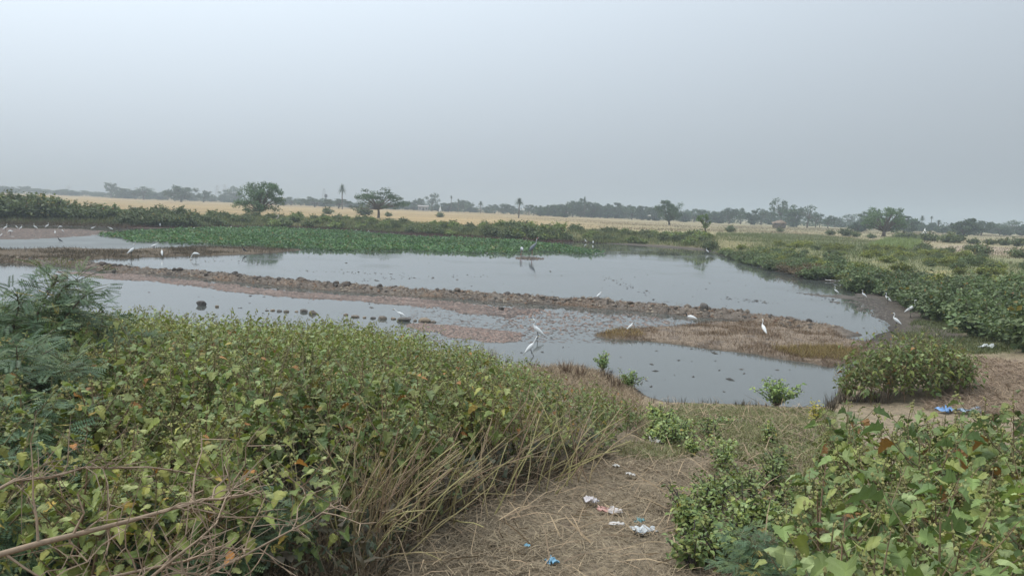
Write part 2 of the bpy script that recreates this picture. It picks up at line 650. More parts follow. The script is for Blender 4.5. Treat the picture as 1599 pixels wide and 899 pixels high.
blend((0.12, 0.095, 0.075), sstep(0.1, 0.4, fb2) * sstep(0.4, -0.2, q))
q[m] = sdf(P2[m], SEDGE)
blend((0.10, 0.075, 0.05), sstep(0.6, -0.2, q))
wet = 1 - 0.45 * sstep(0.07, 0.01, gz) * (gd < 130)
cols *= wet[:, None]
na, nr = len(ang), len(rad)
I = np.arange(nr * na).reshape(nr, na)
A0, A1 = I[:-1, :], I[1:, :]
B0, B1 = np.roll(I, -1, 1)[:-1, :], np.roll(I, -1, 1)[1:, :]
F = np.concatenate([np.stack([A0, B1, B0], -1).reshape(-1, 3), np.stack([A0, A1, B1], -1).reshape(-1, 3),
                    np.stack([np.full(na, I[0, 0]), I[0], np.roll(I[0], -1)], -1)[1:-1]])
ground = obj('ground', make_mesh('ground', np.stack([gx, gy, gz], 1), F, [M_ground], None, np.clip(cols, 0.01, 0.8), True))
tag(ground, 'bank, bare mud and stubble fields round the pond', kind='structure')
_i0 = int(np.searchsorted(ang, math.radians(-45) - 1e-9))
_ZT = gz.reshape(nr, na)[:, _i0:_i0 + 430]
_lr = np.log(rad)
zg_exact = zg


def zg(x, y):                                # the ground sheet's height, read back from the sheet itself
    x = np.atleast_1d(np.asarray(x, float))
    y = np.atleast_1d(np.asarray(y, float))
    q = np.clip((np.arctan2(x, y) + math.radians(45)) / math.radians(90) * 429, 0, 428.999)
    l = np.log(np.clip(np.hypot(x, y), 0.45, 5000))
    i = np.clip(np.searchsorted(_lr, l) - 1, 0, nr - 2)
    f = (l - _lr[i]) / (_lr[i + 1] - _lr[i])
    j = q.astype(int)
    g = q - j
    return (_ZT[i, j] * (1 - f) + _ZT[i + 1, j] * f) * (1 - g) + (_ZT[i, j + 1] * (1 - f) + _ZT[i + 1, j + 1] * f) * g


wp = np.array([(-140, 8), (60, 8), (60, 130), (-140, 130)], float)
water = obj('water', make_mesh('water', [(a, b, 0.0) for a, b in wp], [(0, 1, 2), (0, 2, 3)], [M_water]))
tag(water, 'still grey pond water mirroring the sky', kind='structure')

# ------------------------------------------------------------------ leaf shapes
_h = [(0.0, 0.0), (0.16, -0.09), (0.42, 0.0), (0.35, 0.12), (0.5, 0.27), (0.36, 0.36), (0.41, 0.54), (0.24, 0.6), (0.21, 0.8), (0.0, 1.0)]
_mid = [(0.0, 0.0), (0.0, 0.33), (0.0, 0.66), (0.0, 1.0)]


def lobed_leaf():
    V = [(0, 0), (0, 0.33), (0, 0.66), (0, 1.0)]
    r = list(range(4, 4 + 8))
    V += _h[1:9]
    l = list(range(12, 20))
    V += [(-a, b) for a, b in _h[1:9]]
    F = []
    for ids, flip in ((r, False), (l, True)):
        a, b, c, d, e, f, g, h = ids
        T = [(0, a, b), (0, b, c), (0, c, 1), (1, c, d), (1, d, e), (1, e, 2), (2, e, f), (2, f, g), (2, g, h), (2, h, 3)]
        F += [(p, r_, q) if flip else (p, q, r_) for p, q, r_ in T]
    V = np.array([(x, y, 0) for x, y in V], float)
    V[:, 2] = 0.22 * np.abs(V[:, 0]) - 0.28 * V[:, 1] ** 2 + 0.05 * np.sin(V[:, 0] * 23) * (np.abs(V[:, 0]) > 0.3)
    return V, np.array(F)


def simple_leaf(w=0.36):
    V = np.array([(0, 0, 0), (w, 0.3, 0.09), (w * 0.75, 0.62, 0.02), (0, 1, -0.24), (-w * 0.75, 0.62, 0.02), (-w, 0.3, 0.09), (0, 0.45, -0.03)], float)
    F = np.array([(0, 1, 6), (1, 2, 6), (2, 3, 6), (3, 4, 6), (4, 5, 6), (5, 0, 6)])
    return V, F


def quad_leaf(w=0.35):
    V = np.array([(0, 0, 0), (w, 0.45, 0.10), (0, 1, -0.15), (-w, 0.45, 0.10)], float)
    return V, np.array([(0, 1, 2), (0, 2, 3)])


LL, SL, QL = lobed_leaf(), simple_leaf(), quad_leaf()


def bent(shape, curl, cup, twist):
    V = shape[0].copy()
    V[:, 2] += -curl * V[:, 1] ** 2 - cup * np.abs(V[:, 0]) + twist * V[:, 0] * V[:, 1]
    V[:, 1] *= 1 - 0.18 * abs(curl)
    V[:, 0] *= 1 - 0.35 * abs(cup)
    return V, shape[1]


BEND = [(0, 0, 0), (0.35, -0.35, 0.3), (-0.3, 0.45, -0.3), (0.55, 0.2, 0.4), (0.1, -0.6, -0.2)]
OCT = (np.array([(1, 0, 0), (-1, 0, 0), (0, 1, 0), (0, -1, 0), (0, 0, 1.3), (0, 0, -1.3)], float),
       np.array([(0, 2, 4), (2, 1, 4), (1, 3, 4), (3, 0, 4), (2, 0, 5), (1, 2, 5), (3, 1, 5), (0, 3, 5)]))

GREENS = np.array([(0.135, 0.185, 0.055), (0.165, 0.21, 0.065), (0.205, 0.245, 0.10), (0.17, 0.195, 0.05), (0.21, 0.23, 0.065), (0.105, 0.15, 0.052)])


def leaf_cols(r, k, yellow=0.06, dry=0.02, base=GREENS):
    c = base[r.integers(0, len(base), k)] * r.uniform(0.75, 1.25, (k, 1))
    u = r.random(k)
    c[u < yellow] = np.array((0.27, 0.21, 0.05)) * r.uniform(0.7, 1.2, ((u < yellow).sum(), 1))
    m2 = (u > 1 - dry)
    c[m2] = np.array((0.26, 0.13, 0.04)) * r.uniform(0.7, 1.2, (m2.sum(), 1))
    return c


def cocklebur(seed, h=1.0, nb=8, lf=0.092, step=0.06, low=0.2):
    """stems (polylines), leaf frames, sizes and bur positions of one cocklebur plant"""
    r = np.random.default_rng(seed)
    stems, Ls, bur = [], [], []
    lean = r.normal(0, 0.07, 2)
    t = np.linspace(0, 1, 6)
    main = np.stack([lean[0] * t + 0.02 * np.sin(5 * t + seed), lean[1] * t + 0.02 * np.cos(4 * t), t * h], 1)
    stems.append((main, np.linspace(0.011, 0.004, 6)))
    lines = [(main, low + 0.1)]
    for b in range(nb):
        f = 0.12 + 0.68 * (b + r.random()) / nb
        p0 = np.array([np.interp(f, t, main[:, i]) for i in range(3)])
        a = b * 2.4 + r.normal(0, 0.4)
        ln = h * r.uniform(0.35, 0.6) * (1.1 - 0.5 * f)
        s = np.linspace(0, 1, 5)
        out_ = ln * (s * 0.75)
        up = ln * (0.35 * s + 0.5 * s * s)
        line = p0 + np.stack([np.cos(a) * out_, np.sin(a) * out_, up], 1) + r.normal(0, 0.008, (5, 3)) * s[:, None]
        stems.append((line, np.linspace(0.006, 0.0025, 5)))
        lines.append((line, low))
    for line, start in lines:
        ln = np.linalg.norm(np.diff(line, axis=0), axis=1).sum()
        k = max(3, int(ln * (1 - start) / step))
        s = np.linspace(0, 1, len(line))
        for j in range(k):
            f = start + (1 - start) * (j + 0.5 * r.random()) / k
            p = np.array([np.interp(f, s, line[:, i]) for i in range(3)])
            a = j * 2.3 + r.normal(0, 0.7)
            el = r.uniform(-0.15, 0.55)
            d = np.array([math.cos(a) * math.cos(el), math.sin(a) * math.cos(el), math.sin(el)])
            pet = r.uniform(0.03, 0.085)
            size = lf * (0.45 + 1.05 * r.random() ** 1.4) * (1.2 - 0.4 * f)
            base = p + d * pet
            stems.append((np.array([p, base]), np.array([0.0022, 0.0016])))
            dl = d * np.array([1, 1, 0.3]) + np.array([0, 0, r.uniform(-0.5, 0.12)])
            nrm = np.array([0, 0, 1.0]) + r.normal(0, 0.33, 3)
            Ls.append((base, dl, nrm, size))
        tip = line[-1]
        for _ in range(int(r.integers(4, 12))):
            f = r.uniform(0.72, 1.03)
            p = np.array([np.interp(f, s, line[:, i]) for i in range(3)])
            bur.append((p + r.normal(0, 0.014, 3), r.uniform(0.007, 0.0125)))
    B = np.array([l[0] for l in Ls])
    R = frames(np.array([l[1] for l in Ls]), np.array([l[2] for l in Ls]))
    S = np.array([l[3] for l in Ls])
    return stems, B, R, S, bur


def plant_meshes(seed, shape=LL, yellow=0.06, sides=4, **kw):
    stems, B, R, S, bur = cocklebur(seed, **kw)
    r = np.random.default_rng(seed + 500)
    a = Acc()
    for pts, rd in stems:
        V, Fc = tube(pts, rd, 3 if len(pts) == 2 else sides, False)
        a.add(V, Fc, lerp((0.16, 0.15, 0.07), (0.17, 0.10, 0.06), r.random()))
    f = Acc()
    pick = r.integers(0, len(BEND), len(B))
    lc = leaf_cols(r, len(B), yellow)
    for q, bd_ in enumerate(BEND):
        m_ = pick == q
        sh = bent(shape, *bd_)
        f.many(sh[0], sh[1], (R * S[:, None, None])[m_], B[m_], lc[m_])
    u = Acc()
    Tb = np.array([b[0] for b in bur])
    sb = np.array([b[1] for b in bur])
    u.many(OCT[0], OCT[1], np.eye(3)[None] * sb[:, None, None], Tb, np.array((0.25, 0.235, 0.085)) * r.uniform(0.6, 1.25, (len(Tb), 1)))
    return a, f, u


# ------------------------------------------------------------------ thickets of cocklebur on the near bank
THICK_L = np.concatenate([np.array([(-17, 17.2), (-8, 17.8), (-2.2, 17.6), (-0.7, 15.9), (0.5, 13.9), (1.45, 12.0), (2.05, 10.6)]),
                          np.array([G(a, b)[:2] for a, b in ((965, 712), (870, 735), (790, 755), (710, 785), (640, 830), (590, 870), (540, 930))]),
                          np.array([(-2.2, 3.6), (-4.5, 3.6), (-9, 6), (-17, 12)])])
THICK_R = np.array([(1.5, 3.1), (1.75, 4.4), (2.35, 6.1), (3.0, 7.6), (4.2, 8.0), (5.5, 8.3), (8, 8.3), (8.5, 6), (5.5, 2.4), (2.2, 2.3)])


def scatter(poly, spacing, seed, jit=0.4):
    r = np.random.default_rng(seed)
    lo, hi = poly.min(0), poly.max(0)
    xs = np.arange(lo[0], hi[0], spacing)
    ys = np.arange(lo[1], hi[1], spacing)
    X, Y = np.meshgrid(xs, ys)
    X = X + (np.arange(len(ys)) % 2)[:, None] * spacing / 2
    P = np.stack([X.ravel(), Y.ravel()], 1) + r.uniform(-jit, jit, (X.size, 2)) * spacing
    return P[inside(P, poly)]


NT = 9
TPL = []
TPR = []
for i in range(NT):
    a, f, u = plant_meshes(100 + i, h=0.95 + 0.04 * (i % 4), nb=9 + i % 3, yellow=0.03 + 0.03 * (i % 4 == 3), lf=0.082, step=0.05)
    TPL.append((a.mesh('stem', M_stem), f.mesh('foliage', M_leaf), u.mesh('bur_cluster', M_stem)))
for i in range(5):
    a, f, u = plant_meshes(200 + i, h=0.95, nb=8 + i % 2, yellow=0.025, lf=0.118, step=0.068)
    TPR.append((a.mesh('stem', M_stem), f.mesh('foliage', M_leaf), u.mesh('bur_cluster', M_stem)))
LOW = []
for i in range(6):
    a, f, u = plant_meshes(100 + i, shape=SL, h=1.0, nb=10, yellow=0.05, sides=3, lf=0.075, step=0.052)
    LOW.append((f.arrays(), u.arrays()))
LEAFM = []
for i, c in enumerate([GREENS[0], GREENS[1], GREENS[2], GREENS[4], GREENS[5], (0.29, 0.225, 0.055), (0.30, 0.15, 0.045)]):
    V, Fc = bent(LL, *BEND[i % 5])
    V = V.copy()
    V[:, 2] += 0.04 * np.sin(9 * V[:, 1] + i)
    cc = np.repeat(np.array([c]), len(V), 0) * (1.1 - 0.25 * np.abs(V[:, :1]))
    cc[:4] *= 1.25                                            # pale midrib
    LEAFM.append(make_mesh('leaf', V, Fc, [M_leaf], None, cc))

PL = scatter(THICK_L, 0.40, 5)
PL = PL[np.hypot(PL[:, 0], PL[:, 1]) > 3.3]
PL = PL[vn(PL[:, 0] * 1.1, PL[:, 1] * 1.1, 181) < 0.72]      # a few gaps between the plants
half = np.radians(37.5)
PL = PL[np.abs(np.arctan2(PL[:, 0], PL[:, 1])) < half]
PR = scatter(THICK_R, 0.40, 6)
PR = PR[(np.hypot(PR[:, 0], PR[:, 1]) > 2.5) & (np.abs(np.arctan2(PR[:, 0], PR[:, 1])) < half)]
PL = PL[np.argsort(np.hypot(PL[:, 0], PL[:, 1]))]
PR = PR[np.argsort(np.hypot(PR[:, 0], PR[:, 1]))]
ZL, ZR = zg(PL[:, 0], PL[:, 1]), zg(PR[:, 0], PR[:, 1])
UNDUL = 1 + 0.22 * fbm(PL[:, 0] * 0.55, PL[:, 1] * 0.55, 161) 
EDGE = np.concatenate([np.array([(-1.8, 17.6), (-0.7, 15.9), (0.5, 13.9), (1.45, 12.0), (2.05, 10.6)]), [G(930, 718)[:2]]])
SZL = UNDUL * (0.55 + 0.45 * sstep(0.0, 2.2, pdist(PL, EDGE)))            # plants get lower towards the path and the mound
ZONE_L = [('cocklebur plant at the path-side edge of the left thicket', SZL < 0.8),
          ('large-leaved cocklebur plant in the front of the left thicket near the dead branches', np.hypot(PL[:, 0], PL[:, 1]) < 5.6),
          ('cocklebur plant among the feathery shrubs at the left edge of the thicket', PL[:, 0] < -0.52 * PL[:, 1])]
LAB_L = 'leafy green cocklebur plant in the middle of the dense left thicket'
LAB_R = 'broad-leaved cocklebur plant in the thicket at the lower right corner'


def whole_plant(x, y, z, sc, label, group, r, parts, right=False):
    root = obj('cocklebur_plant', None, None, (x, y, z - 0.02), r.uniform(0, 6.28), sc)
    root.empty_display_size = 0.1
    tag(root, label, 'plant', group)
    i = int(r.integers(0, 5 if right else NT))
    w_ = max(0.0, float(vn(x * 0.45, y * 0.45, 92)))
    v_ = 1 + 0.3 * float(fbm(x * 0.5, y * 0.5, 93))
    w_ *= 0.45 if math.hypot(x, y) < 7 else 1.0
    tint = (v_ * (1 + 0.5 * w_), v_ * (1 + 0.12 * w_), v_ * (1 - 0.25 * w_), 1)
    TP = TPR if right else TPL
    if not parts:
        for nm, me in zip(('stem', 'foliage', 'bur_cluster'), TP[i]):
            c = obj(nm, me, root)
            if nm == 'foliage':
                c.color = tint
            if nm == 'bur_cluster':
                tag(c, kind='stuff')
    else:
        stems, B, R, S, bur = cocklebur(200 + i, h=0.95, nb=8 + i % 2, lf=0.118, step=0.068) if right else cocklebur(100 + i, h=0.95 + 0.04 * (i % 4), nb=9 + i % 3, lf=0.082, step=0.05)
        obj('stem', TP[i][0], root)
        tag(obj('bur_cluster', TP[i][2], root), kind='stuff')
        for k in range(len(B)):
            u = r.random()
            mi = 5 if u < 0.02 else 6 if u < 0.03 else int(r.integers(0, 5))
            o = obj('leaf', LEAFM[mi], root)
            o.color = tint
            Mx = Matrix(R[k].tolist()).to_4x4()
            o.matrix_local = Matrix.Translation(B[k].tolist()) @ Mx @ Matrix.Scale(float(S[k]), 4)
    return root


r_ = np.random.default_rng(77)
NR_PARTS, NL_PARTS = 16, 14
for i, (p, z) in enumerate(zip(PR, ZR)):
    dd = math.hypot(*p)
    lab, grp = ((LAB_R, 'right thicket, corner') if dd < 5.0 else ('cocklebur plant at the path-side edge of the right thicket', 'right thicket, path side') if p[0] < 0.47 * p[1]
                else ('cocklebur plant at the back of the right thicket by the blue plastic', 'right thicket, back'))
    whole_plant(p[0], p[1], z, r_.uniform(0.8, 1.1) * (0.7 if p[0] < 0.44 * p[1] else 1.0), lab, grp, r_, i < NR_PARTS, True)
n_ind = max(0, 300 - len(PR))
for i, (p, z) in enumerate(zip(PL[:n_ind], ZL[:n_ind])):
    pxx = 799.5 + FPX * p[0] / p[1]
    rowk = 'back' if p[1] > 9.0 else 'front'
    colk = 0 if pxx < 330 else 1 if pxx < 560 else 2
    lab = f"cocklebur plant in the {rowk} of the left thicket below " + ('the blocky dark stone', 'the leftmost row stones', 'the bending egret')[colk]
    grp = f'cocklebur thicket on the left, {rowk}, ' + ('left', 'middle', 'right')[colk]
    for q, (lb, mk) in enumerate(ZONE_L):
        if mk[i]:
            lab, grp = lb, 'cocklebur thicket on the left, ' + ('path side', 'front', 'left edge')[q]
            break
    whole_plant(p[0], p[1], z, r_.uniform(0.82, 1.08) * SZL[i], lab, grp, r_, i < NL_PARTS)
rest, zrest, srest = PL[n_ind:], ZL[n_ind:], SZL[n_ind:]
acc = Acc()
for p, z, sz in zip(rest, zrest, srest):
    f, u = LOW[int(r_.integers(0, len(LOW)))]
    a = r_.uniform(0, 6.28)
    s = r_.uniform(0.85, 1.15) * sz
    # plots of fresher and of yellowing plants
    tone = 1 + 0.35 * float(fbm(p[0] * 0.3, p[1] * 0.3, 91)[()]) 
    warm = max(0.0, float(vn(p[0] * 0.45, p[1] * 0.45, 92)[()]))
    Rm = np.array([[math.cos(a), -math.sin(a), 0], [math.sin(a), math.cos(a), 0], [0, 0, 1]]) * s
    tint = np.array([1 + 0.5 * warm, 1 + 0.12 * warm, 1 - 0.2 * warm]) * tone
    acc.add(f[0] @ Rm.T + (p[0], p[1], z), f[1], f[2] * tint)
    acc.add(u[0] @ Rm.T * 1.0 + (p[0], p[1], z), u[1], u[2])
if len(rest):
    o = acc.build('cocklebur_thicket', M_leaf)
    tag(o, 'far part of the dense cocklebur thicket along the near water edge', 'weeds', kind='stuff')

# the round bush by the right end of the spit
bx, by, _ = G(1410, 618)
root = obj('cocklebur_bush', None, None, (bx, by, zg1(bx, by)))
tag(root, 'wide rounded green bush at the water edge by the dry spit', 'bush')
aS, aF, aU = Acc(), Acc(), Acc()
for k in range(40):
    a, rr = k * 2.4, 1.4 * math.sqrt((k + 0.5) / 40)
    i = k % 6
    A_, F_, U_ = plant_meshes(300 + i, shape=SL, h=1.42 - 0.55 * (rr / 1.4) ** 2, nb=10, lf=0.115, yellow=0.03, sides=3, low=0.08)
    T = np.array([rr * math.cos(a), rr * 0.75 * math.sin(a), 0.0])
    T[2] = zg1(bx + T[0], by + T[1]) - zg1(bx, by)
    for src, dst in ((A_, aS), (F_, aF), (U_, aU)):
        V, Fc, C, M = src.arrays()
        dst.add(V + T, Fc, C)
aS.build('stem', M_stem, root)
aF.build('foliage', M_leaf, root)
tag(aU.build('bur_cluster', M_stem, root), kind='stuff')


def leafy_shrub(name, label, px, py, hgt, wid, seed, cols=GREENS, nst=9, lf=0.07):
    x, y, _ = G(px, py)
    root = obj(name, None, None, (x, y, zg1(x, y) - 0.02))
    tag(root, label, 'shrub')
    r = np.random.default_rng(seed)
    s, f = Acc(), Acc()
    for k in range(nst):
        a = r.uniform(0, 6.28)
        t = np.linspace(0, 1, 5)
        e = np.array([math.cos(a), math.sin(a), 0]) * wid * r.uniform(0.2, 1.0)
        pts = np.stack([e[0] * t ** 1.3, e[1] * t ** 1.3, hgt * r.uniform(0.6, 1) * t], 1)
        V, Fc = tube(pts, np.linspace(0.012, 0.004, 5), 4)
        s.add(V, Fc, (0.06, 0.05, 0.04))
        m_ = 26
        ff = r.uniform(0.3, 1.0, m_)
        B = np.stack([np.interp(ff, t, pts[:, i]) for i in range(3)], 1) + r.normal(0, 0.035, (m_, 3))
        d = r.normal(0, 1, (m_, 3)) * np.array([1, 1, 0.5])
        f.many(SL[0], SL[1], frames(d, np.array([0, 0, 1.0]) + r.normal(0, 0.4, (m_, 3))) * (lf * r.uniform(0.6, 1.3, m_))[:, None, None], B, leaf_cols(r, m_, 0.02, 0.0, cols))
    s.build('stem', M_stem, root)
    f.build('foliage', M_leaf, root)
    return root


PALE = GREENS * np.array([1.25, 1.35, 1.3])
leafy_shrub('water_shrub', 'lone pale green shrub standing at the near water edge', 1213, 635, 0.66, 0.62, 1, PALE, 30, 0.075)
leafy_shrub('water_shrub', 'small pale green shrub on the tip of the dry bank', 942, 578, 0.6, 0.28, 2, PALE, 11, 0.07)
leafy_shrub('water_shrub', 'low green shrub at the foot of the dry bank by the water', 984, 606, 0.42, 0.42, 3, PALE, 16, 0.06)
leafy_shrub('ground_herb', 'low bright green herb on the bare near bank', 1130, 668, 0.18, 0.3, 4, PALE, 8, 0.05)
leafy_shrub('ground_herb', 'small dark green herb on the bank near the path', 1060, 680, 0.25, 0.25, 5, GREENS, 8, 0.06)
leafy_shrub('ground_herb', 'yellowing upright weed before the pale shrub', 1272, 660, 0.4, 0.14, 6, GREENS * np.array([2.0, 1.4, 0.7]), 5, 0.05)

rw = np.random.default_rng(31)
for k in range(44):                                        # knee-high weeds crowding the path
    if k < 32:
        px, py = rw.uniform(1050, 1240), rw.uniform(680, 895)
        px = px + 0.22 * (py - 690) * rw.random() + rw.normal(0, 18)
        lab, grp = 'knee-high weed at the right edge of the straw path', 'weeds along the right of the path'
    else:
        px, py = rw.uniform(985, 1060), rw.uniform(655, 705)
        lab, grp = 'low leafy weed at the tip of the left thicket by the path', 'weeds at the tip of the left thicket'
    tag(leafy_shrub('path_weed', lab, px, py, rw.uniform(0.16, 0.38), rw.uniform(0.15, 0.3), 60 + k, GREENS * rw.uniform(0.95, 1.3), 9, 0.048), lab, 'weed', grp)

# ------------------------------------------------------------------ feathery mesquite shrubs on the left


def pinnate_leaf(pairs=9):
    V, F = [], []
    for side in (-1, 1):
        ax = np.array([side * 0.42, 0.9, 0.0])
        ax /= np.linalg.norm(ax)
        for k in range(pairs):
            c = ax * (0.18 + 0.82 * k / pairs)
            for q in (-1, 1):
                pr = np.array([ax[1], -ax[0], 0]) * q
                n0 = len(V)
                t = 0.2 * (1 - 0.35 * abs(k / pairs - 0.4))
                V += [c, c + pr * t * 0.5 + ax * 0.055, c + pr * t + ax * 0.02 + np.array([0, 0, 0.03]), c + pr * t * 0.5 - ax * 0.02]
                F += [(n0, n0 + 1, n0 + 2), (n0, n0 + 2, n0 + 3)]
    V = np.array(V)
    V[:, 2] -= 0.25 * V[:, 1] ** 2
    return V, np.array(F)


PN = pinnate_leaf()
FEATH = np.array([(0.085, 0.14, 0.07), (0.10, 0.155, 0.075), (0.125, 0.17, 0.07), (0.07, 0.115, 0.06)])


def mesquite_shrub_meshes(seed, h, w, nst=20, per=62, lf=0.14):
    r = np.random.default_rng(seed)
    s, f = Acc(), Acc()
    for k in range(nst):
        a = k * 2.4 + r.normal(0, 0.3)
        t = np.linspace(0, 1, 7)
        o = w * r.uniform(0.35, 1.0)
        hh = h * r.uniform(0.55, 1.0)
        pts = np.stack([math.cos(a) * o * t ** 1.2, math.sin(a) * o * t ** 1.2, hh * (1.25 * t - 0.25 * t ** 3)], 1) + r.normal(0, 0.02, (7, 3)) * t[:, None]
        V, Fc = tube(pts, np.linspace(0.016, 0.003, 7), 4)
        s.add(V, Fc, (0.13, 0.10, 0.07))
        m_ = per
        ff = r.uniform(0.3, 1.0, m_)
        B = np.stack([np.interp(ff, t, pts[:, i]) for i in range(3)], 1)
        side = r.normal(0, 1, (m_, 3)) * np.array([1, 1, 0.45])
        side[:, 0] += 0.5 * math.cos(a)
        side[:, 1] += 0.5 * math.sin(a)
        tw = r.uniform(0.02, 0.2, m_)[:, None]
        su = side / np.linalg.norm(side, axis=1)[:, None]
        f.many(PN[0], PN[1], frames(side, np.array([0, 0, 1.0]) + r.normal(0, 0.3, (m_, 3))) * (lf * r.uniform(0.6, 1.3, m_))[:, None, None], B + su * tw, leaf_cols(r, m_, 0.03, 0.0, FEATH))
        for b_, e_ in zip(B, B + su * tw):
            V, Fc = tube([b_, e_], [0.003, 0.002], 3, False)
            s.add(V, Fc, (0.10, 0.11, 0.05))
    return s.mesh('stem', M_stem), f.mesh('foliage', M_leaf)


MQ = [mesquite_shrub_meshes(900, 1.0, 0.8), mesquite_shrub_meshes(901, 1.0, 0.95), mesquite_shrub_meshes(902, 1.0, 0.7)]


def mesquite(label, x, y, sc, k, rz):
    root = obj('mesquite_shrub', None, None, (x, y, zg1(x, y) - 0.03), rz, sc)
    tag(root, label, 'shrub', 'feathery mesquite shrubs')
    obj('stem', MQ[k][0], root)
    obj('foliage', MQ[k][1], root)


mesquite('tall feathery shrub rising against the water at the left edge', -6.2, 9.3, (1.6, 1.6, 1.75), 0, 0.3)
mesquite('feathery shrub with arching sprays reaching over the water on the left', -5.5, 9.9, (1.3, 1.3, 1.25), 1, 2.1)
mesquite('broad feathery shrub in the left thicket below the tall one', -5.6, 8.0, (1.35, 1.35, 1.25), 2, 1.7)
mesquite('feathery shrub pressed against the left picture edge', -4.9, 7.1, (1.1, 1.1, 1.2), 0, 5.2)
mesquite('bluish feathery shrub low at the left edge of the thicket', -4.55, 6.4, (1.2, 1.2, 1.25), 2, 4.0)
mesquite('dense bluish feathery shrub behind the dead branches at lower left', -3.55, 5.0, (1.0, 1.0, 0.95), 0, 1.2)
mesquite('small feathery shrub at the bottom left corner', -2.75, 4.3, (0.8, 0.8, 0.7), 1, 5.0)
mesquite('small feathery shrub in the shade below the left thicket', -1.75, 4.5, (0.75, 0.75, 0.6), 2, 0.7)
mesquite('small bluish feathery shrub at the left edge of the right thicket', 1.78, 4.75, (0.5, 0.5, 0.5), 0, 2.7)
mesquite('tiny feathery shrub at the path edge below the right thicket', 1.55, 4.15, (0.38, 0.38, 0.38), 1, 3.9)

# ------------------------------------------------------------------ dead thorny branches at lower left


def dead_branch(label, base, end, seed, r0=0.022):
    r = np.random.default_rng(seed)
    root = obj('dead_branch', None, None, tuple(base))
    tag(root, label, 'branch', 'dead thorny branches at the lower left')
    e = np.asarray(end) - np.asarray(base)
    t = np.linspace(0, 1, 9)
    bow = r.normal(0, 0.07, 3)
    pts = t[:, None] * e + (np.sin(t * math.pi)[:, None] * bow) + r.normal(0, 0.012, (9, 3))
    pts[0] = 0
    c = np.array((0.25, 0.18, 0.12))
    a = Acc()
    V, Fc = tube(pts, np.linspace(r0, r0 * 0.3, 9), 6)
    a.add(V, Fc, c)
    a.build('limb', M_stem, root, True)
    tw = Acc()
    for k in range(17):
        f = r.uniform(0.15, 1)
        p = np.array([np.interp(f, t, pts[:, i]) for i in range(3)])
        d = e / np.linalg.norm(e) * 0.6 + r.normal(0, 0.55, 3)
        ln = r.uniform(0.12, 0.36)
        q = np.stack([p + d * ln * s + r.normal(0, 0.02, 3) * s for s in np.linspace(0, 1, 5)])
        V, Fc = tube(q, np.linspace(r0 * 0.4, 0.002, 5), 4)
        tw.add(V, Fc, c * r.uniform(0.7, 1.2))
        for j in range(3):
            p2 = q[int(r.integers(1, 5))]
            d2 = d * 0.4 + r.normal(0, 0.6, 3)
            V, Fc = tube([p2, p2 + d2 * 0.07, p2 + d2 * 0.15 + r.normal(0, 0.01, 3)], [0.003, 0.002, 0.001], 3, False)
            tw.add(V, Fc, c * r.uniform(0.7, 1.2))
    tg = tw.build('twigs', M_stem, root)
    tag(tg, kind='stuff')


def gp(px, py, dz=0.0):
    g = G(px, py)
    return np.array([g[0], g[1], g[2] + dz])


dead_branch('thick pale dead branch slanting up to the right at lower left', at(-120, 905, 3.5), at(410, 768, 3.9), 1, 0.015)
dead_branch('long dead branch lying low across the bottom left corner', at(-120, 925, 3.4), at(400, 850, 3.7), 2, 0.011)
dead_branch('thin dead branch rising steeply beside the bottom left corner', at(120, 950, 3.5), at(370, 760, 3.75), 3, 0.009)
dead_branch('twiggy dead branch on top of the left branch pile', at(-90, 800, 3.9), at(330, 740, 4.3), 4, 0.009)
dead_branch('grey dead branch at the right end of the branch pile', at(230, 950, 3.7), at(530, 780, 4.2), 5, 0.010)

# ------------------------------------------------------------------ dry stalks at the front of the left thicket
STK = []
rs = np.random.default_rng(42)
for k in range(8):
    t = np.linspace(0, 1, 7)
    ln, bend = 1.0, rs.uniform(0.1, 0.45)
    pts = np.stack([bend * t ** 2 + 0.02 * np.sin(7 * t + k), 0.03 * np.sin(5 * t + 2 * k), t * (1 - 0.25 * bend)], 1)
    a = Acc()
    V, Fc = tube(pts, np.linspace(0.0078, 0.0035, 7), 5)
    a.add(V, Fc, lerp((0.36, 0.32, 0.14), (0.29, 0.20, 0.13), (k % 4) / 3))
    for j in range(3):
        f = rs.uniform(0.4, 0.95)
        p = np.array([np.interp(f, t, pts[:, i]) for i in range(3)])
        d = np.array([rs.normal(0.1, 0.12), rs.normal(0, 0.12), rs.uniform(0.05, 0.2)])
        V, Fc = tube([p, p + d * 0.6, p + d], [0.003, 0.0025, 0.0015], 3, False)
        a.add(V, Fc, (0.26, 0.20, 0.12))
    STK.append(a.mesh('dry_stalk', M_straw))
front = np.array([(540, 890), (600, 862), (650, 835), (710, 800), (790, 768), (860, 750), (915, 735)], float)
for k in range(230):
    u = rs.random() ** 1.35
    px = np.interp(u, np.linspace(0, 1, len(front)), front[:, 0]) + rs.normal(0, 14)
    py = np.interp(u, np.linspace(0, 1, len(front)), front[:, 1]) + rs.uniform(-34, 22)
    g = G(px, py)
    o = obj('dry_stalk', STK[k % 8], None, (g[0], g[1], g[2] - 0.02), rs.normal(0.0, 1.1), rs.uniform(0.5, 1.05))
    o.rotation_euler = (rs.normal(-0.1, 0.25), rs.normal(0.15, 0.33), o.rotation_euler[2])
    tag(o, 'yellowish dry stalk at the bottom of the picture below the left thicket' if px < 680 else 'dry stalk leaning over the straw path in the middle of the thicket front' if px < 860
        else 'dry stalk at the far end of the thicket front beside the path', 'stalk', 'dry stalks, ' + ('bottom' if px < 680 else 'middle' if px < 860 else 'far end'))

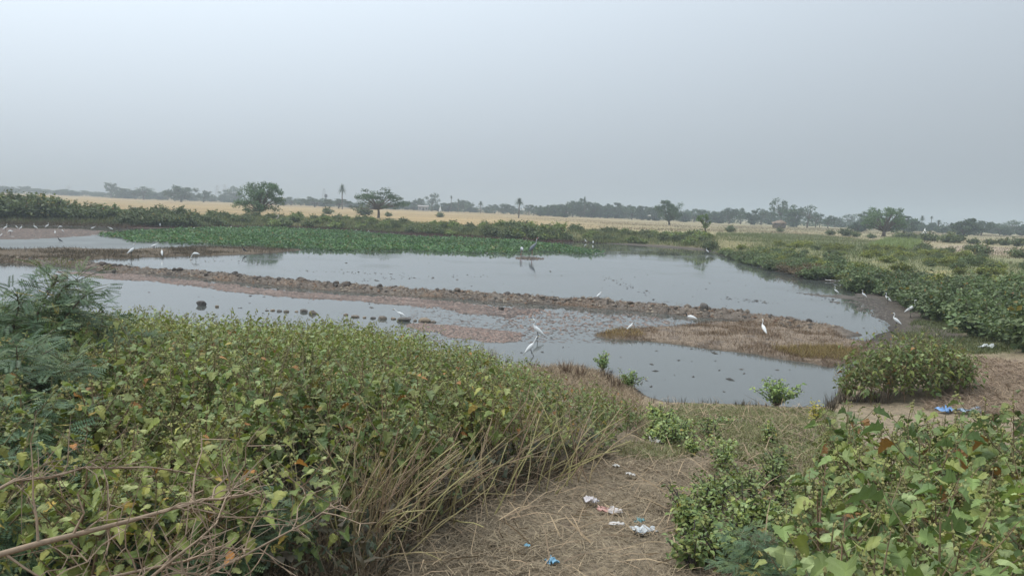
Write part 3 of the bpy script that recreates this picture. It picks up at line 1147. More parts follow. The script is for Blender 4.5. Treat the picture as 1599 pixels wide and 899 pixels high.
UND = np.array([G(a, b)[:2] for a, b in ((-100, 760), (200, 740), (450, 720), (700, 720), (860, 715), (960, 715), (880, 742), (790, 770), (700, 815), (620, 880), (560, 960), (-100, 960))])

# ------------------------------------------------------------------ straw and litter of stems on the path (nobody could count it)


def blades(poly, count, seed, length, width, tilt, colA, colB, name, label, mat, curve=0.25, zoff=0.0, above_water=True, rise=0.0, dens=None):
    r = np.random.default_rng(seed)
    lo, hi = poly.min(0), poly.max(0)
    P = np.empty((0, 2))
    while len(P) < count:
        Q = r.uniform(lo, hi, (count * 2, 2))
        Q = Q[inside(Q, poly)]
        if dens is not None:
            Q = Q[r.random(len(Q)) < dens(Q)]
        P = np.concatenate([P, Q])
    P = P[:count]
    z = zg(P[:, 0], P[:, 1])
    if above_water:
        k = z > 0.0
        P, z = P[k], z[k]
    k = len(P)
    a = r.uniform(0, 6.28, k)
    el = np.abs(r.normal(tilt[0], tilt[1], k))
    d = np.stack([np.cos(a) * np.cos(el), np.sin(a) * np.cos(el), np.sin(el)], 1)
    nrm = np.array([0, 0, 1.0]) + r.normal(0, 0.5, (k, 3))
    # local strip: 3 sections bent
    LV = np.array([(-0.5, 0, 0), (0.5, 0, 0), (-0.42, 0.5, curve * 0.5), (0.42, 0.5, curve * 0.5), (0.0, 1, curve * 0.2)], float)
    LF = np.array([(0, 1, 3), (0, 3, 2), (2, 3, 4)])
    R = frames(d, nrm)
    ln = length * r.uniform(0.4, 1.4, k)
    wd = width * r.uniform(0.6, 1.4, k)
    S = np.stack([wd, ln, ln], 1)
    R = R * S[:, None, :]
    T = np.stack([P[:, 0], P[:, 1], z + zoff + rise * r.random(k)], 1)
    C = lerp(colA, colB, 0)[None] * (1 - (w := r.random(k)[:, None])) + np.asarray(colB)[None] * w
    C = C * r.uniform(0.6, 1.25, (k, 1))
    acc = Acc()
    acc.many(LV, LF, R, T, C)
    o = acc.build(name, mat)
    tag(o, label, kind='stuff')
    return o


PATH = np.array([G(a, b)[:2] for a, b in ((520, 940), (640, 850), (760, 765), (900, 720), (1000, 690), (985, 640), (1010, 632), (1100, 636), (1240, 642), (1300, 655),
                                          (1270, 720), (1230, 800), (1200, 940))])
blades(PATH, 62000, 1, 0.12, 0.005, (0.06, 0.18), (0.31, 0.245, 0.155), (0.155, 0.115, 0.075), 'straw_litter', 'dry straw and broken stems strewn over the path', M_straw, 0.15, 0.004, True, 0.03, dens=lambda Q: np.clip(0.45 + 1.9 * fbm(Q[:, 0] * 1.3, Q[:, 1] * 1.3, 151), 0.22, 1))
blades(PATH, 1300, 2, 0.40, 0.0085, (0.12, 0.2), (0.34, 0.25, 0.15), (0.23, 0.16, 0.10), 'straw_litter', 'longer fallen stalks lying across the straw path', M_straw, 0.25, 0.01, True, 0.06)
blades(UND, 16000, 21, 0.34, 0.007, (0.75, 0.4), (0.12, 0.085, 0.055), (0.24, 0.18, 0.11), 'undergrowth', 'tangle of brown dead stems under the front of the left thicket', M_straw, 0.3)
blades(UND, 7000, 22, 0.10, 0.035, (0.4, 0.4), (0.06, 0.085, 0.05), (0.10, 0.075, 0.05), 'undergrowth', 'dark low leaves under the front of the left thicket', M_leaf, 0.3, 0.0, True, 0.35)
rp = np.random.default_rng(77)
Q = rp.uniform(PATH.min(0), PATH.max(0), (26000, 2))
Q = Q[inside(Q, PATH)][:9000]
k = len(Q)
an = rp.uniform(0, 6.28, k)
sc = 0.003 + 0.016 * rp.random(k) ** 3
R = np.zeros((k, 3, 3))
R[:, 0, 0], R[:, 0, 1], R[:, 1, 0], R[:, 1, 1], R[:, 2, 2] = np.cos(an), -np.sin(an), np.sin(an), np.cos(an), 0.8
acc = Acc()
acc.many(np.array([(1, 0, 0), (0.4, 0.9, 0), (-0.7, 0.7, 0), (-1, -0.1, 0), (-0.3, -0.9, 0), (0.7, -0.7, 0), (0.1, 0.1, 0.9)], float), np.array([(i, (i + 1) % 6, 6) for i in range(6)]),
         R * sc[:, None, None], np.stack([Q[:, 0], Q[:, 1], zg(Q[:, 0], Q[:, 1])], 1), np.array((0.19, 0.15, 0.105)) * rp.uniform(0.5, 1.5, (k, 1)))
o = acc.build('soil_crumbs', M_stone)
tag(o, 'small soil crumbs and pebbles on the path', kind='stuff')
MOUND = np.array([G(a, b)[:2] for a, b in ((760, 560), (830, 575), (900, 574), (950, 586), (990, 610), (1010, 640), (1000, 680), (930, 640), (840, 600), (760, 590))])
blades(MOUND, 14000, 3, 0.22, 0.008, (0.35, 0.4), (0.24, 0.17, 0.11), (0.33, 0.25, 0.15), 'dry_grass', 'matted dry grass on the mound by the near water', M_straw, 0.3)
STRAWR = np.array([G(a, b)[:2] for a, b in ((1440, 640), (1470, 590), (1530, 560), (1600, 570), (1720, 590), (1720, 660), (1560, 650))])
blades(STRAWR, 12000, 4, 0.26, 0.009, (0.12, 0.2), (0.30, 0.22, 0.14), (0.20, 0.14, 0.10), 'straw_litter', 'flattened dry stems right of the round bush', M_straw, 0.25, 0.004, True, 0.08)
PMID = np.array([G(a, b)[:2] for a, b in ((960, 715), (1020, 660), (1080, 645), (1250, 645), (1290, 690), (1250, 780), (1230, 899), (1040, 899), (1080, 800), (1090, 740))])
blades(PMID, 28000, 16, 0.12, 0.009, (0.6, 0.4), (0.15, 0.17, 0.065), (0.25, 0.21, 0.11), 'path_weeds', 'half dry weeds and grass along the right side of the path', M_leaf, 0.3, dens=lambda Q: np.clip(0.25 + 1.6 * fbm(Q[:, 0] * 1.1, Q[:, 1] * 1.1, 131), 0, 1))
HERB = np.array([G(a, b)[:2] for a, b in ((990, 640), (1080, 634), (1160, 637), (1300, 642), (1310, 690), (1230, 740), (1130, 715), (1060, 695), (1000, 675))])
blades(HERB, 46000, 5, 0.085, 0.018, (0.5, 0.4), (0.15, 0.19, 0.06), (0.25, 0.24, 0.09), 'short_herbs', 'short green herbs and grass between path and water', M_leaf, 0.3)

# brown sedge and marsh weeds round the pond
blades(SPIT, 15000, 6, 0.14, 0.009, (0.6, 0.45), (0.20, 0.135, 0.075), (0.095, 0.06, 0.04), 'dry_sedge', 'rusty brown sedge on the spit in the near water', M_straw, 0.3, dens=lambda Q: np.clip(0.3 + 1.8 * fbm(Q[:, 0] * 1.2, Q[:, 1] * 1.2, 141), 0.2, 1))
yel = Wp([(930, 524), (990, 516), (1010, 526), (960, 532)])
blades(yel, 1100, 7, 0.17, 0.01, (0.9, 0.4), (0.29, 0.22, 0.08), (0.20, 0.12, 0.055), 'dry_sedge', 'yellow grass tuft at the left tip of the spit', M_straw, 0.3)
yel2 = Wp([(1200, 548), (1300, 545), (1345, 552), (1320, 566), (1250, 562)])
blades(yel2, 3500, 8, 0.2, 0.01, (0.9, 0.3), (0.30, 0.24, 0.08), (0.24, 0.15, 0.06), 'dry_sedge', 'yellowish grass along the front of the spit', M_straw, 0.3)
blades(SEDGE, 15000, 9, 0.19, 0.02, (1.05, 0.35), (0.15, 0.115, 0.06), (0.07, 0.052, 0.038), 'brown_sedge', 'brown sedge strip standing in the left part of the pond', M_straw, 0.3, dens=lambda Q: np.clip(0.35 + 1.8 * fbm(Q[:, 0] * 0.35, Q[:, 1] * 0.6, 191), 0.04, 1))
blades(redm, 24000, 10, 0.3, 0.03, (1.0, 0.4), (0.07, 0.042, 0.028), (0.115, 0.062, 0.04), 'marsh_weeds', 'dark reddish marsh weeds along the far shore', M_straw, 0.3)
brn = np.array([far_shore(x, -0.5) for x in (-80, 0, 60, 120, 200)] + [far_shore(x, 5.5) for x in (200, 120, 60, 0, -80)])
blades(brn, 8000, 11, 0.5, 0.03, (1.0, 0.4), (0.15, 0.11, 0.055), (0.10, 0.075, 0.045), 'marsh_weeds', 'brown marsh weeds below the left hedge', M_straw, 0.3)
grn = np.array([far_shore(x, 2.2) for x in (110, 180, 260, 330)] + [far_shore(x, 4.2) for x in (330, 260, 180, 110)])
blades(grn, 5000, 12, 0.4, 0.03, (0.9, 0.4), (0.10, 0.14, 0.06), (0.13, 0.15, 0.06), 'marsh_weeds', 'strip of fresh green grass below the left hedge', M_leaf_far, 0.3)
FARB = np.array([far_shore(x, 3.0) for x in (-60, 100, 250, 400, 520, 640, 760, 880, 1000, 1100)] + [far_shore(x, 13.0) for x in (1120, 1000, 880, 760, 640, 520, 400, 250, 100, -60)])
blades(FARB, 60000, 13, 0.6, 0.05, (1.0, 0.35), (0.12, 0.15, 0.065), (0.20, 0.19, 0.085), 'bank_grass', 'rough grass and low weeds on the far bank', M_leaf_far, 0.3,
       dens=lambda Q: 0.35 + 0.65 * (fbm(Q[:, 0] * 0.15, Q[:, 1] * 0.15, 95) > -0.05))
RB = np.concatenate([Wp([(1110, 384), (1200, 400), (1300, 420), (1420, 450), (1530, 500), (1660, 560)], 0.8), Wp([(1660, 425), (1500, 398), (1400, 380), (1280, 368), (1120, 364)], 1.1)])
blades(RB, 40000, 14, 0.4, 0.03, (1.0, 0.35), (0.10, 0.135, 0.055), (0.17, 0.175, 0.075), 'bank_grass', 'light green rough grass on the right bank', M_leaf_far, 0.3, dens=lambda Q: np.clip(0.3 + 1.5 * fbm(Q[:, 0] * 0.2, Q[:, 1] * 0.2, 137), 0.3, 1))
MUDR = Wp([(1395, 520), (1440, 490), (1480, 500), (1560, 535), (1640, 575), (1560, 570), (1500, 555), (1440, 545)], 0.15)
blades(MUDR, 9000, 23, 0.16, 0.014, (0.8, 0.4), (0.10, 0.13, 0.05), (0.16, 0.16, 0.07), 'mud_weeds', 'low green weeds on the mud before the right hedge', M_leaf, 0.3, dens=lambda Q: np.clip(0.35 + 2.0 * fbm(Q[:, 0] * 0.8, Q[:, 1] * 0.8, 143), 0.02, 1))
STUB = Wp([(640, 345), (850, 352), (1000, 361), (1120, 366), (1300, 380), (1450, 398), (1660, 430), (1660, 374), (1450, 362), (1120, 352), (850, 341), (640, 334)], 1.0)
blades(STUB, 46000, 24, 0.32, 0.04, (0.9, 0.4), (0.27, 0.205, 0.12), (0.17, 0.15, 0.08), 'field_stubble', 'dry stubble and weeds on the right fields', M_straw, 0.3, dens=lambda Q: np.clip(0.3 + 1.6 * fbm(Q[:, 0] * 0.07, Q[:, 1] * 0.12, 171), 0.03, 1) * sstep(-0.1, 0.3, np.arctan2(Q[:, 0], Q[:, 1])))
bright = Wp([(1355, 388), (1385, 376), (1440, 380), (1420, 392)], 1.1)
blades(bright, 8000, 15, 0.8, 0.04, (1.1, 0.3), (0.17, 0.22, 0.075), (0.20, 0.23, 0.09), 'bank_grass', 'patch of bright green tall grass on the right field edge', M_leaf_far, 0.3)

# floating leaf mat
r = np.random.default_rng(55)
lo, hi = MAT.min(0), MAT.max(0)
Q = r.uniform(lo, hi, (120000, 2))
qd = sdf(Q, MAT) + 1.6 * fbm(Q[:, 0] * 0.3, Q[:, 1] * 0.3, 57)
Q = Q[(qd < 0) & (fbm(Q[:, 0] * 0.22, Q[:, 1] * 0.35, 59) < 0.42)][:42000]
k = len(Q)
acc = Acc()
d = r.normal(0, 1, (k, 3)) * np.array([1, 1, 0.4]) + np.array([0, 0, 0.55])
hgt = np.abs(r.normal(0.16, 0.09, k)) * (0.6 + 0.5 * (fbm(Q[:, 0] * 0.6, Q[:, 1] * 0.6, 58) + 0.5))
C = np.array([(0.045, 0.115, 0.035), (0.06, 0.14, 0.045), (0.075, 0.15, 0.05), (0.04, 0.095, 0.035)])[r.integers(0, 4, k)] * r.uniform(0.8, 1.5, (k, 1))
C = C * np.array([1.2, 0.95, 1.15]) * (1 + 0.35 * fbm(Q[:, 0] * 0.25, Q[:, 1] * 0.4, 60))[:, None]
C[r.random(k) < 0.04] = (0.14, 0.14, 0.055)
br_ = fbm(Q[:, 0] * 0.5, Q[:, 1] * 0.6, 64) > 0.42
C[br_] = C[br_] * np.array([1.35, 0.95, 0.9])
acc.many(QL[0], QL[1], frames(d, np.array([0, 0, 1.0]) + r.normal(0, 0.5, (k, 3))) * (0.26 * r.uniform(0.6, 1.4, k))[:, None, None], np.stack([Q[:, 0], Q[:, 1], np.maximum(hgt, 0.02)], 1), C)
o = acc.build('floating_weed_mat', M_leaf_far)
tag(o, 'bright green mat of floating water plants across the pond', kind='stuff')

# specks of dead leaf and twig on the water
r = np.random.default_rng(66)
acc = Acc()
LINES = [(880, 391, 1010, 397), (1130, 466, 1215, 474), (430, 421, 640, 429), (560, 437, 760, 430), (940, 430, 1010, 460), (300, 405, 420, 412), (1240, 445, 1300, 470)]
for k in range(760):
    px, py = r.uniform(120, 1370), 395 + (r.random() ** 1.0) * 225
    if k % 2:
        q_ = LINES[int(r.integers(0, len(LINES)))]
        t_ = r.random()
        px, py = q_[0] + (q_[2] - q_[0]) * t_ + r.normal(0, 5), q_[1] + (q_[3] - q_[1]) * t_ + r.normal(0, 1.6)
    p = W(px, py)
    if zg1(p[0], p[1]) > -0.02:
        continue
    s = r.uniform(0.025, 0.09) * (1 if r.random() < 0.88 else 2.0)
    a = r.uniform(0, 6.28)
    n_ = 6
    an = np.arange(n_) / n_ * 2 * math.pi
    V = np.stack([np.cos(an) * s * r.uniform(0.6, 1.2, n_), np.sin(an) * s * r.uniform(0.1, 0.55, n_), np.full(n_, 0.006)], 1)
    V = np.concatenate([V, [[0, 0, 0.006 + s * 0.25]]])
    ca, sa = math.cos(a), math.sin(a)
    V = np.stack([V[:, 0] * ca - V[:, 1] * sa + p[0], V[:, 0] * sa + V[:, 1] * ca + p[1], V[:, 2]], 1)
    acc.add(V, [(i, (i + 1) % n_, n_) for i in range(n_)], np.array((0.05, 0.045, 0.04)) * r.uniform(0.6, 2.0))
for k in range(2200):                                        # reddish weed flakes in the shallows
    px, py = r.uniform(640, 1080), r.uniform(470, 535)
    p = W(px, py)
    z = zg1(p[0], p[1])
    if z > 0.0 or z < -0.1:
        continue
    s = r.uniform(0.015, 0.06)
    an = np.arange(5) / 5 * 2 * math.pi + r.uniform(0, 6)
    an = np.sort(an + r.uniform(-0.4, 0.4, 5))
    V = np.stack([p[0] + np.cos(an) * s * r.uniform(0.4, 2.2, 5), p[1] + np.sin(an) * s * r.uniform(0.4, 1.4, 5), np.full(5, 0.005)], 1)
    V = np.concatenate([V, [[p[0], p[1], 0.012]]])
    acc.add(V, [(i, (i + 1) % 5, 5) for i in range(5)], np.array((0.17, 0.13, 0.11)) * r.uniform(0.4, 1.25))
o = acc.build('floating_debris', M_straw)
tag(o, 'scattered dead leaves, twigs and weed flakes floating on the pond', kind='stuff')

acc = Acc()
for fi, (poly, hz) in enumerate(FLATS):
    lo, hi = poly.min(0), poly.max(0)
    k = 9000 if fi in (0, 1, 3) else 1500
    Q = r.uniform(lo, hi, (k, 2))
    Q = Q[sdf(Q, poly) < 0.3]
    z = zg(Q[:, 0], Q[:, 1])
    Q, z = Q[z > -0.03], np.maximum(z[z > -0.03], 0.002)
    k = len(Q)
    an = r.uniform(0, 6.28, k)
    sc = r.uniform(0.02, 0.085, k)
    R = np.zeros((k, 3, 3))
    R[:, 0, 0], R[:, 0, 1], R[:, 1, 0], R[:, 1, 1], R[:, 2, 2] = np.cos(an), -np.sin(an), np.sin(an) * 0.7, np.cos(an) * 0.7, 0.45
    BVf = np.array([(1, 0, 0), (0.4, 0.9, 0), (-0.7, 0.7, 0), (-1, -0.1, 0), (-0.3, -0.9, 0), (0.7, -0.7, 0), (0.1, 0.1, 0.9)], float)
    pl_ = np.array([(0.10, 0.085, 0.07), (0.075, 0.06, 0.05), (0.13, 0.11, 0.09), (0.06, 0.05, 0.04), (0.09, 0.075, 0.06)]) if fi > 3 else np.array([(0.26, 0.19, 0.155), (0.19, 0.145, 0.12), (0.13, 0.10, 0.085), (0.21, 0.135, 0.105), (0.08, 0.065, 0.055)])
    acc.many(BVf, np.array([(i, (i + 1) % 6, 6) for i in range(6)]), R * sc[:, None, None], np.stack([Q[:, 0], Q[:, 1], z], 1), pl_[r.integers(0, 5, k)])
o = acc.build('weed_flakes', M_straw)
tag(o, 'reddish dead floating weed stranded on the low flats', kind='stuff')

# upright dead sedge tufts on the near shore


def tuft(label, px, py, h, n_, seed, cA, cB, spread=0.25, dz=0.0):
    x, y, _ = G(px, py)
    r = np.random.default_rng(seed)
    acc = Acc()
    a = r.uniform(0, 6.28, n_)
    sp = np.abs(r.normal(0, spread, n_))
    d = np.stack([np.cos(a) * sp, np.sin(a) * sp, np.ones(n_)], 1)
    LV = np.array([(-0.5, 0, 0), (0.5, 0, 0), (-0.4, 0.5, 0.06), (0.4, 0.5, 0.06), (0.0, 1, -0.1)], float)
    LF = np.array([(0, 1, 3), (0, 3, 2), (2, 3, 4)])
    nrm = r.normal(0, 1, (n_, 3))
    R = frames(d, nrm)
    ln = h * r.uniform(0.5, 1.1, n_)
    S = np.stack([0.012 * r.uniform(0.7, 1.5, n_), ln, ln], 1)
    T = np.stack([np.cos(a) * 0.12 * r.random(n_), np.sin(a) * 0.12 * r.random(n_), np.full(n_, -0.02)], 1)
    C = np.asarray(cA) * (1 - (w := r.random((n_, 1)))) + np.asarray(cB) * w
    acc.many(LV, LF, R * S[:, None, :], T, C * r.uniform(0.7, 1.2, (n_, 1)))
    o = acc.build('grass_tuft', M_straw)
    o.location = (x, y, zg1(x, y) + dz)
    tag(o, label, 'grass', 'dead sedge tufts along the near shore')


BR = ((0.13, 0.075, 0.05), (0.20, 0.13, 0.08))
tuft('yellow and brown grass tuft behind the egrets at the near bank', 769, 566, 0.5, 70, 1, (0.30, 0.24, 0.08), (0.17, 0.10, 0.06))
tuft('rusty sedge tuft just below the bending egret', 833, 580, 0.38, 50, 2, *BR)
tuft('spiky rusty sedge tuft on the crest of the dry mound', 884, 584, 0.42, 70, 3, *BR, 0.4)
tuft('rusty sedge tuft right of the mound crest', 905, 588, 0.35, 40, 4, *BR)
tuft('dark sedge tuft under the small pale shrub', 946, 594, 0.4, 50, 5, (0.08, 0.055, 0.04), (0.14, 0.09, 0.06), 0.4)
tuft('dark sedge tuft at the mound corner by the water', 962, 606, 0.4, 45, 6, (0.08, 0.055, 0.04), (0.14, 0.09, 0.06), 0.35)
shore_t = [(1000, 622), (1020, 630), (1046, 632), (1066, 632), (1096, 633), (1112, 634), (1150, 636), (1160, 636), (1172, 637), (1182, 637), (1195, 638), (1300, 637), (1312, 630), (1322, 626), (1335, 628), (1296, 642), (860, 584), (1350, 628), (1368, 628), (1385, 630)]
for k, (a_, b_) in enumerate(shore_t):
    tuft('short dark sedge tuft standing at the near water edge', a_, b_, 0.22 + 0.2 * (a_ > 1290), 16 + 14 * (a_ > 1290), 30 + k, (0.05, 0.045, 0.035), (0.12, 0.085, 0.05), 0.3)

# ------------------------------------------------------------------ stones and clods


def rock_mesh(seed, sq=0.7, name='stone', col=(0.16, 0.14, 0.12)):
    import bmesh
    bm = bmesh.new()
    bmesh.ops.create_icosphere(bm, subdivisions=2, radius=1.0)
    r = np.random.default_rng(seed)
    V = np.array([v.co[:] for v in bm.verts])
    Fc = np.array([[v.index for v in f.verts] for f in bm.faces])
    bm.free()
    for _ in range(7):
        nn = r.normal(0, 1, 3)
        nn /= np.linalg.norm(nn)
        dcut = r.uniform(0.55, 0.85)
        e = V @ nn - dcut
        V = V - np.maximum(e, 0)[:, None] * nn * 0.85
    V *= 1 + 0.10 * fbm(V[:, 0] * 2 + seed, V[:, 1] * 2 + V[:, 2] * 1.7, seed)[:, None]
    V[:, 2] *= sq
    V[:, 0] *= r.uniform(0.9, 1.3)
    c = np.asarray(col) * (1 + 0.25 * fbm(V[:, 0] * 3, V[:, 2] * 3, seed + 3))[:, None]
    return make_mesh(name, V, Fc, [M_stone], None, np.clip(c, 0.02, 0.6), False)


RK = [rock_mesh(i, 0.6 + 0.08 * (i % 4), 'stone', [(0.19, 0.155, 0.12), (0.24, 0.185, 0.13), (0.13, 0.115, 0.10)][i % 3]) for i in range(8)]
CL = [rock_mesh(50 + i, 0.75, 'mud_clod', [(0.115, 0.095, 0.08), (0.15, 0.12, 0.095), (0.095, 0.082, 0.072)][i % 3]) for i in range(8)]
row = [(417, 486, 6), (426, 486, 7), (436, 487, 9), (447, 488, 9), (463, 488, 6), (474, 488, 13), (489, 491, 13), (540, 493, 7), (554, 496, 13), (569, 497, 7), (582, 498, 10),
       (597, 499, 15), (615, 499, 9), (631, 502, 17), (648, 502, 7), (664, 503, 17), (677, 504, 10)]
ORD = ['first', 'second', 'third', 'fourth', 'fifth', 'sixth', 'seventh', 'eighth', 'ninth', 'tenth', 'eleventh', 'twelfth', 'thirteenth', 'fourteenth', 'fifteenth', 'sixteenth', 'seventeenth']
rr = np.random.default_rng(8)
for k, (px, py, w) in enumerate(row):
    p = W(px, py - 1)
    s = w / FPX * np.linalg.norm(p) * 0.52
    o = obj('stone', RK[k % 8], None, (p[0], p[1], s * 0.1), rr.uniform(0, 6), (s * rr.uniform(0.9, 1.2), s, s * rr.uniform(0.7, 1.05)))
    tag(o, f'{ORD[k]} stone from the left in the row across the shallow water', 'stone', 'row of stones in the shallow water')
for px, py, w, lab in [(314, 477, 13, 'dark blocky stone alone in the water above the left thicket'), (339, 479, 6, 'small dark stone in the water right of the blocky one'),
                       (86, 435, 8, 'round dark stone in the water near the left shrubs'), (101, 433, 10, 'larger round dark stone beside another by the left mudflat'),
                       (782, 485, 9, 'small dark stone among weed flakes below the bund'), (1057, 482, 10, 'upright boulder standing proud on the right part of the bund'),
                       (1074, 487, 15, 'wide grey boulder right of the upright one on the bund'), (1098, 492, 16, 'flat brown boulder on the right part of the bund'),
                       (1130, 492, 14, 'squat grey boulder near the right end of the bund'), (1143, 493, 15, 'large rounded boulder near the right end of the bund'),
                       (1166, 497, 8, 'last small boulder where the bund meets the water'), (524, 452, 8, 'single taller clod jutting up from the left half of the bund')]:
    p = W(px, py)
    s = w / FPX * np.linalg.norm(p) * 0.5
    o = obj('stone', RK[int(rr.integers(0, 8))], None, (p[0], p[1], max(0, zg1(*p)) + s * 0.3), rr.uniform(0, 6), (s, s, s * 1.25))
    tag(o, lab, 'stone')
seglen = np.concatenate([[0], np.cumsum(np.linalg.norm(np.diff(BUND, axis=0), axis=1))])
for k in range(290):
    u = rr.uniform(0.12, 0.98) * seglen[-1]
    p = np.array([np.interp(u, seglen, BUND[:, i]) for i in range(2)])
    i = min(len(BUND) - 2, int(np.searchsorted(seglen, u) - 1))
    tdir = BUND[i + 1] - BUND[i]
    tdir /= np.linalg.norm(tdir)
    nrm = np.array([-tdir[1], tdir[0]])
    if nrm[1] < 0:
        nrm = -nrm
    p = p + nrm * rr.normal(0.25, 0.32)
    s = 0.05 + 0.14 * rr.random() ** 2.6
    o = obj('mud_clod', CL[k % 8], None, (p[0], p[1], zg1(*p) + s * 0.25), rr.uniform(0, 6), (s * 1.1, s, s))
    tag(o, 'grey-brown clod of dried mud on the crest of the long bund', 'clod', 'mud clods along the bund')
acc = Acc()
BV = np.array([(1, 0, 0), (0.4, 0.9, 0), (-0.7, 0.7, 0), (-1, -0.1, 0), (-0.3, -0.9, 0), (0.7, -0.7, 0), (0.1, 0.1, 0.9)], float)
BF = np.array([(i, (i + 1) % 6, 6) for i in range(6)])
k = 5200
u = rr.uniform(0.0, 1.0, k) * seglen[-1]
P = np.stack([np.interp(u, seglen, BUND[:, i]) for i in range(2)], 1) + rr.normal(0, 0.6, (k, 2))
z = zg(P[:, 0], P[:, 1])
P, z = P[z > 0.01], z[z > 0.01]
k = len(P)
an = rr.uniform(0, 6.28, k)
s = 0.015 + 0.10 * rr.random(k) ** 2.4
R = np.zeros((k, 3, 3))
R[:, 0, 0] = np.cos(an)
R[:, 0, 1] = -np.sin(an)
R[:, 1, 0] = np.sin(an)
R[:, 1, 1] = np.cos(an)
R[:, 2, 2] = 0.9
pal = np.array([(0.21, 0.17, 0.13), (0.14, 0.115, 0.09), (0.18, 0.115, 0.075), (0.27, 0.22, 0.165), (0.09, 0.078, 0.066)])
acc.many(BV, BF, R * s[:, None, None], np.stack([P[:, 0], P[:, 1], z], 1), pal[rr.integers(0, 5, k)])
o = acc.build('mud_crumbs', M_stone)
tag(o, 'crumbled mud, pebbles and dead weed bits over the bund', kind='stuff')
blades(np.concatenate([BUND + np.array([0, 0.8]), (BUND - np.array([0, 1.1]))[::-1]]), 9000, 18, 0.16, 0.014, (0.3, 0.4), (0.22, 0.17, 0.115), (0.19, 0.115, 0.07), 'dry_weed', 'dry rusty weed lying on the bund', M_straw)
ylw = Wp([(70, 412), (100, 406), (140, 413), (110, 422), (60, 424)])
blades(ylw, 900, 19, 0.16, 0.03, (0.9, 0.4), (0.22, 0.24, 0.08), (0.17, 0.19, 0.07), 'green_weed', 'yellow green weed patch at the left end of the bund', M_leaf_far)
# islet with the cranes
acc = Acc()
for k in range(70):
    a, q = rr.uniform(0, 6.28), 1.15 * math.sqrt(rr.random())
    x, y = ISLET[0] + q * math.cos(a) * 1.1, ISLET[1] + q * math.sin(a)
    s = rr.uniform(0.05, 0.14)
    acc.add(BV * s + (x, y, max(0.0, zg1(x, y))), BF, np.array((0.11, 0.08, 0.06)) * rr.uniform(0.6, 1.4))
o = acc.build('islet_debris', M_stone)
tag(o, 'dark heap of mud and weed bits on the tiny islet', kind='stuff')

# ------------------------------------------------------------------ bank bushes


def bush_meshes(seed, h, w, nst, nl, lf, base, name):
    r = np.random.default_rng(seed)
    s, f = Acc(), Acc()
    for k in range(nst):
        a = k * 2.4 + r.normal(0, 0.3)
        t = np.linspace(0, 1, 5)
        o = w * math.sqrt((k + 0.5) / nst)
        hh = h * (1 - 0.45 * (o / w) ** 2) * r.uniform(0.8, 1.1)
        pts = np.stack([math.cos(a) * o * t, math.sin(a) * o * t, hh * (1.3 * t - 0.3 * t * t)], 1) + r.normal(0, 0.02, (5, 3))
        V, Fc = tube(pts, np.linspace(0.018, 0.006, 5), 3)
        s.add(V, Fc, (0.10, 0.08, 0.06))
        m_ = nl // nst
        ff = 1 - 0.85 * r.random(m_) ** 1.4
        B = np.stack([np.interp(ff, t, pts[:, i]) for i in range(3)], 1) + r.normal(0, 1, (m_, 3)) * np.array([0.13, 0.13, 0.10]) * (w / 0.8)
        B[:, 2] = np.maximum(B[:, 2], 0.03)
        d = r.normal(0, 1, (m_, 3)) * np.array([1, 1, 0.35]) - np.array([0, 0, 0.35])
        tone = r.uniform(0.75, 1.2)
        f.many(QL[0], QL[1], frames(d, np.array([0, 0, 0.9]) + r.normal(0, 0.5, (m_, 3))) * (lf * r.uniform(0.6, 1.35, m_))[:, None, None], B, leaf_cols(r, m_, 0.02, 0.0, base) * tone)
    for k in range(7):                                       # ragged shoots above the canopy, some bare
        a = r.uniform(0, 6.28)
        o = w * r.uniform(0.2, 0.95)
        t = np.linspace(0, 1, 5)
        hh = h * r.uniform(1.0, 1.4)
        pts = np.stack([math.cos(a) * o * t, math.sin(a) * o * t, hh * t], 1) + r.normal(0, 0.025, (5, 3))
        V, Fc = tube(pts, np.linspace(0.014, 0.004, 5), 3)
        s.add(V, Fc, (0.14, 0.11, 0.07))
        if k > 1:
            m_ = 16
            ff = r.uniform(0.65, 1.0, m_)
            B = np.stack([np.interp(ff, t, pts[:, i]) for i in range(3)], 1) + r.normal(0, 0.04, (m_, 3))
            f.many(QL[0], QL[1], frames(r.normal(0, 1, (m_, 3)), np.array([0, 0, 0.9]) + r.normal(0, 0.5, (m_, 3))) * (lf * r.uniform(0.6, 1.2, m_))[:, None, None], B, leaf_cols(r, m_, 0.05, 0.02, base))
    return s.mesh('stem', M_stem), f.mesh('foliage', M_leaf_far)


BG = np.array([(0.11, 0.155, 0.065), (0.135, 0.175, 0.075), (0.165, 0.20, 0.09), (0.09, 0.125, 0.055)])
FG = np.array([(0.115, 0.145, 0.065), (0.135, 0.165, 0.07), (0.155, 0.18, 0.08), (0.10, 0.125, 0.06)])
BR_G = np.array([(0.12, 0.085, 0.05), (0.10, 0.09, 0.045), (0.15, 0.09, 0.05)])
RBM = [bush_meshes(700 + i, 1.0, 0.85, 20, 1500, 0.15, BG if i < 4 else GREENS * np.array([1.25, 1.1, 0.85]), 'b') for i in range(6)]
RUST = bush_meshes(720, 1.0, 0.8, 14, 700, 0.12, BR_G, 'b')
FBM = [bush_meshes(740 + i, 1.0, 1.0, 14, 800, 0.22, FG if i < 4 else GREENS * 1.2, 'b') for i in range(6)]
rb = np.random.default_rng(99)


def bush(name, label, cat, group, tpl, x, y, sc, parts=True, z=None):
    root = obj(name, None, None, (x, y, (zg1(x, y) if z is None else z) - 0.03), rb.uniform(0, 6.28), sc)
    tag(root, label, cat, group)
    obj('stem', tpl[0], root)
    obj('foliage', tpl[1], root)
    return root


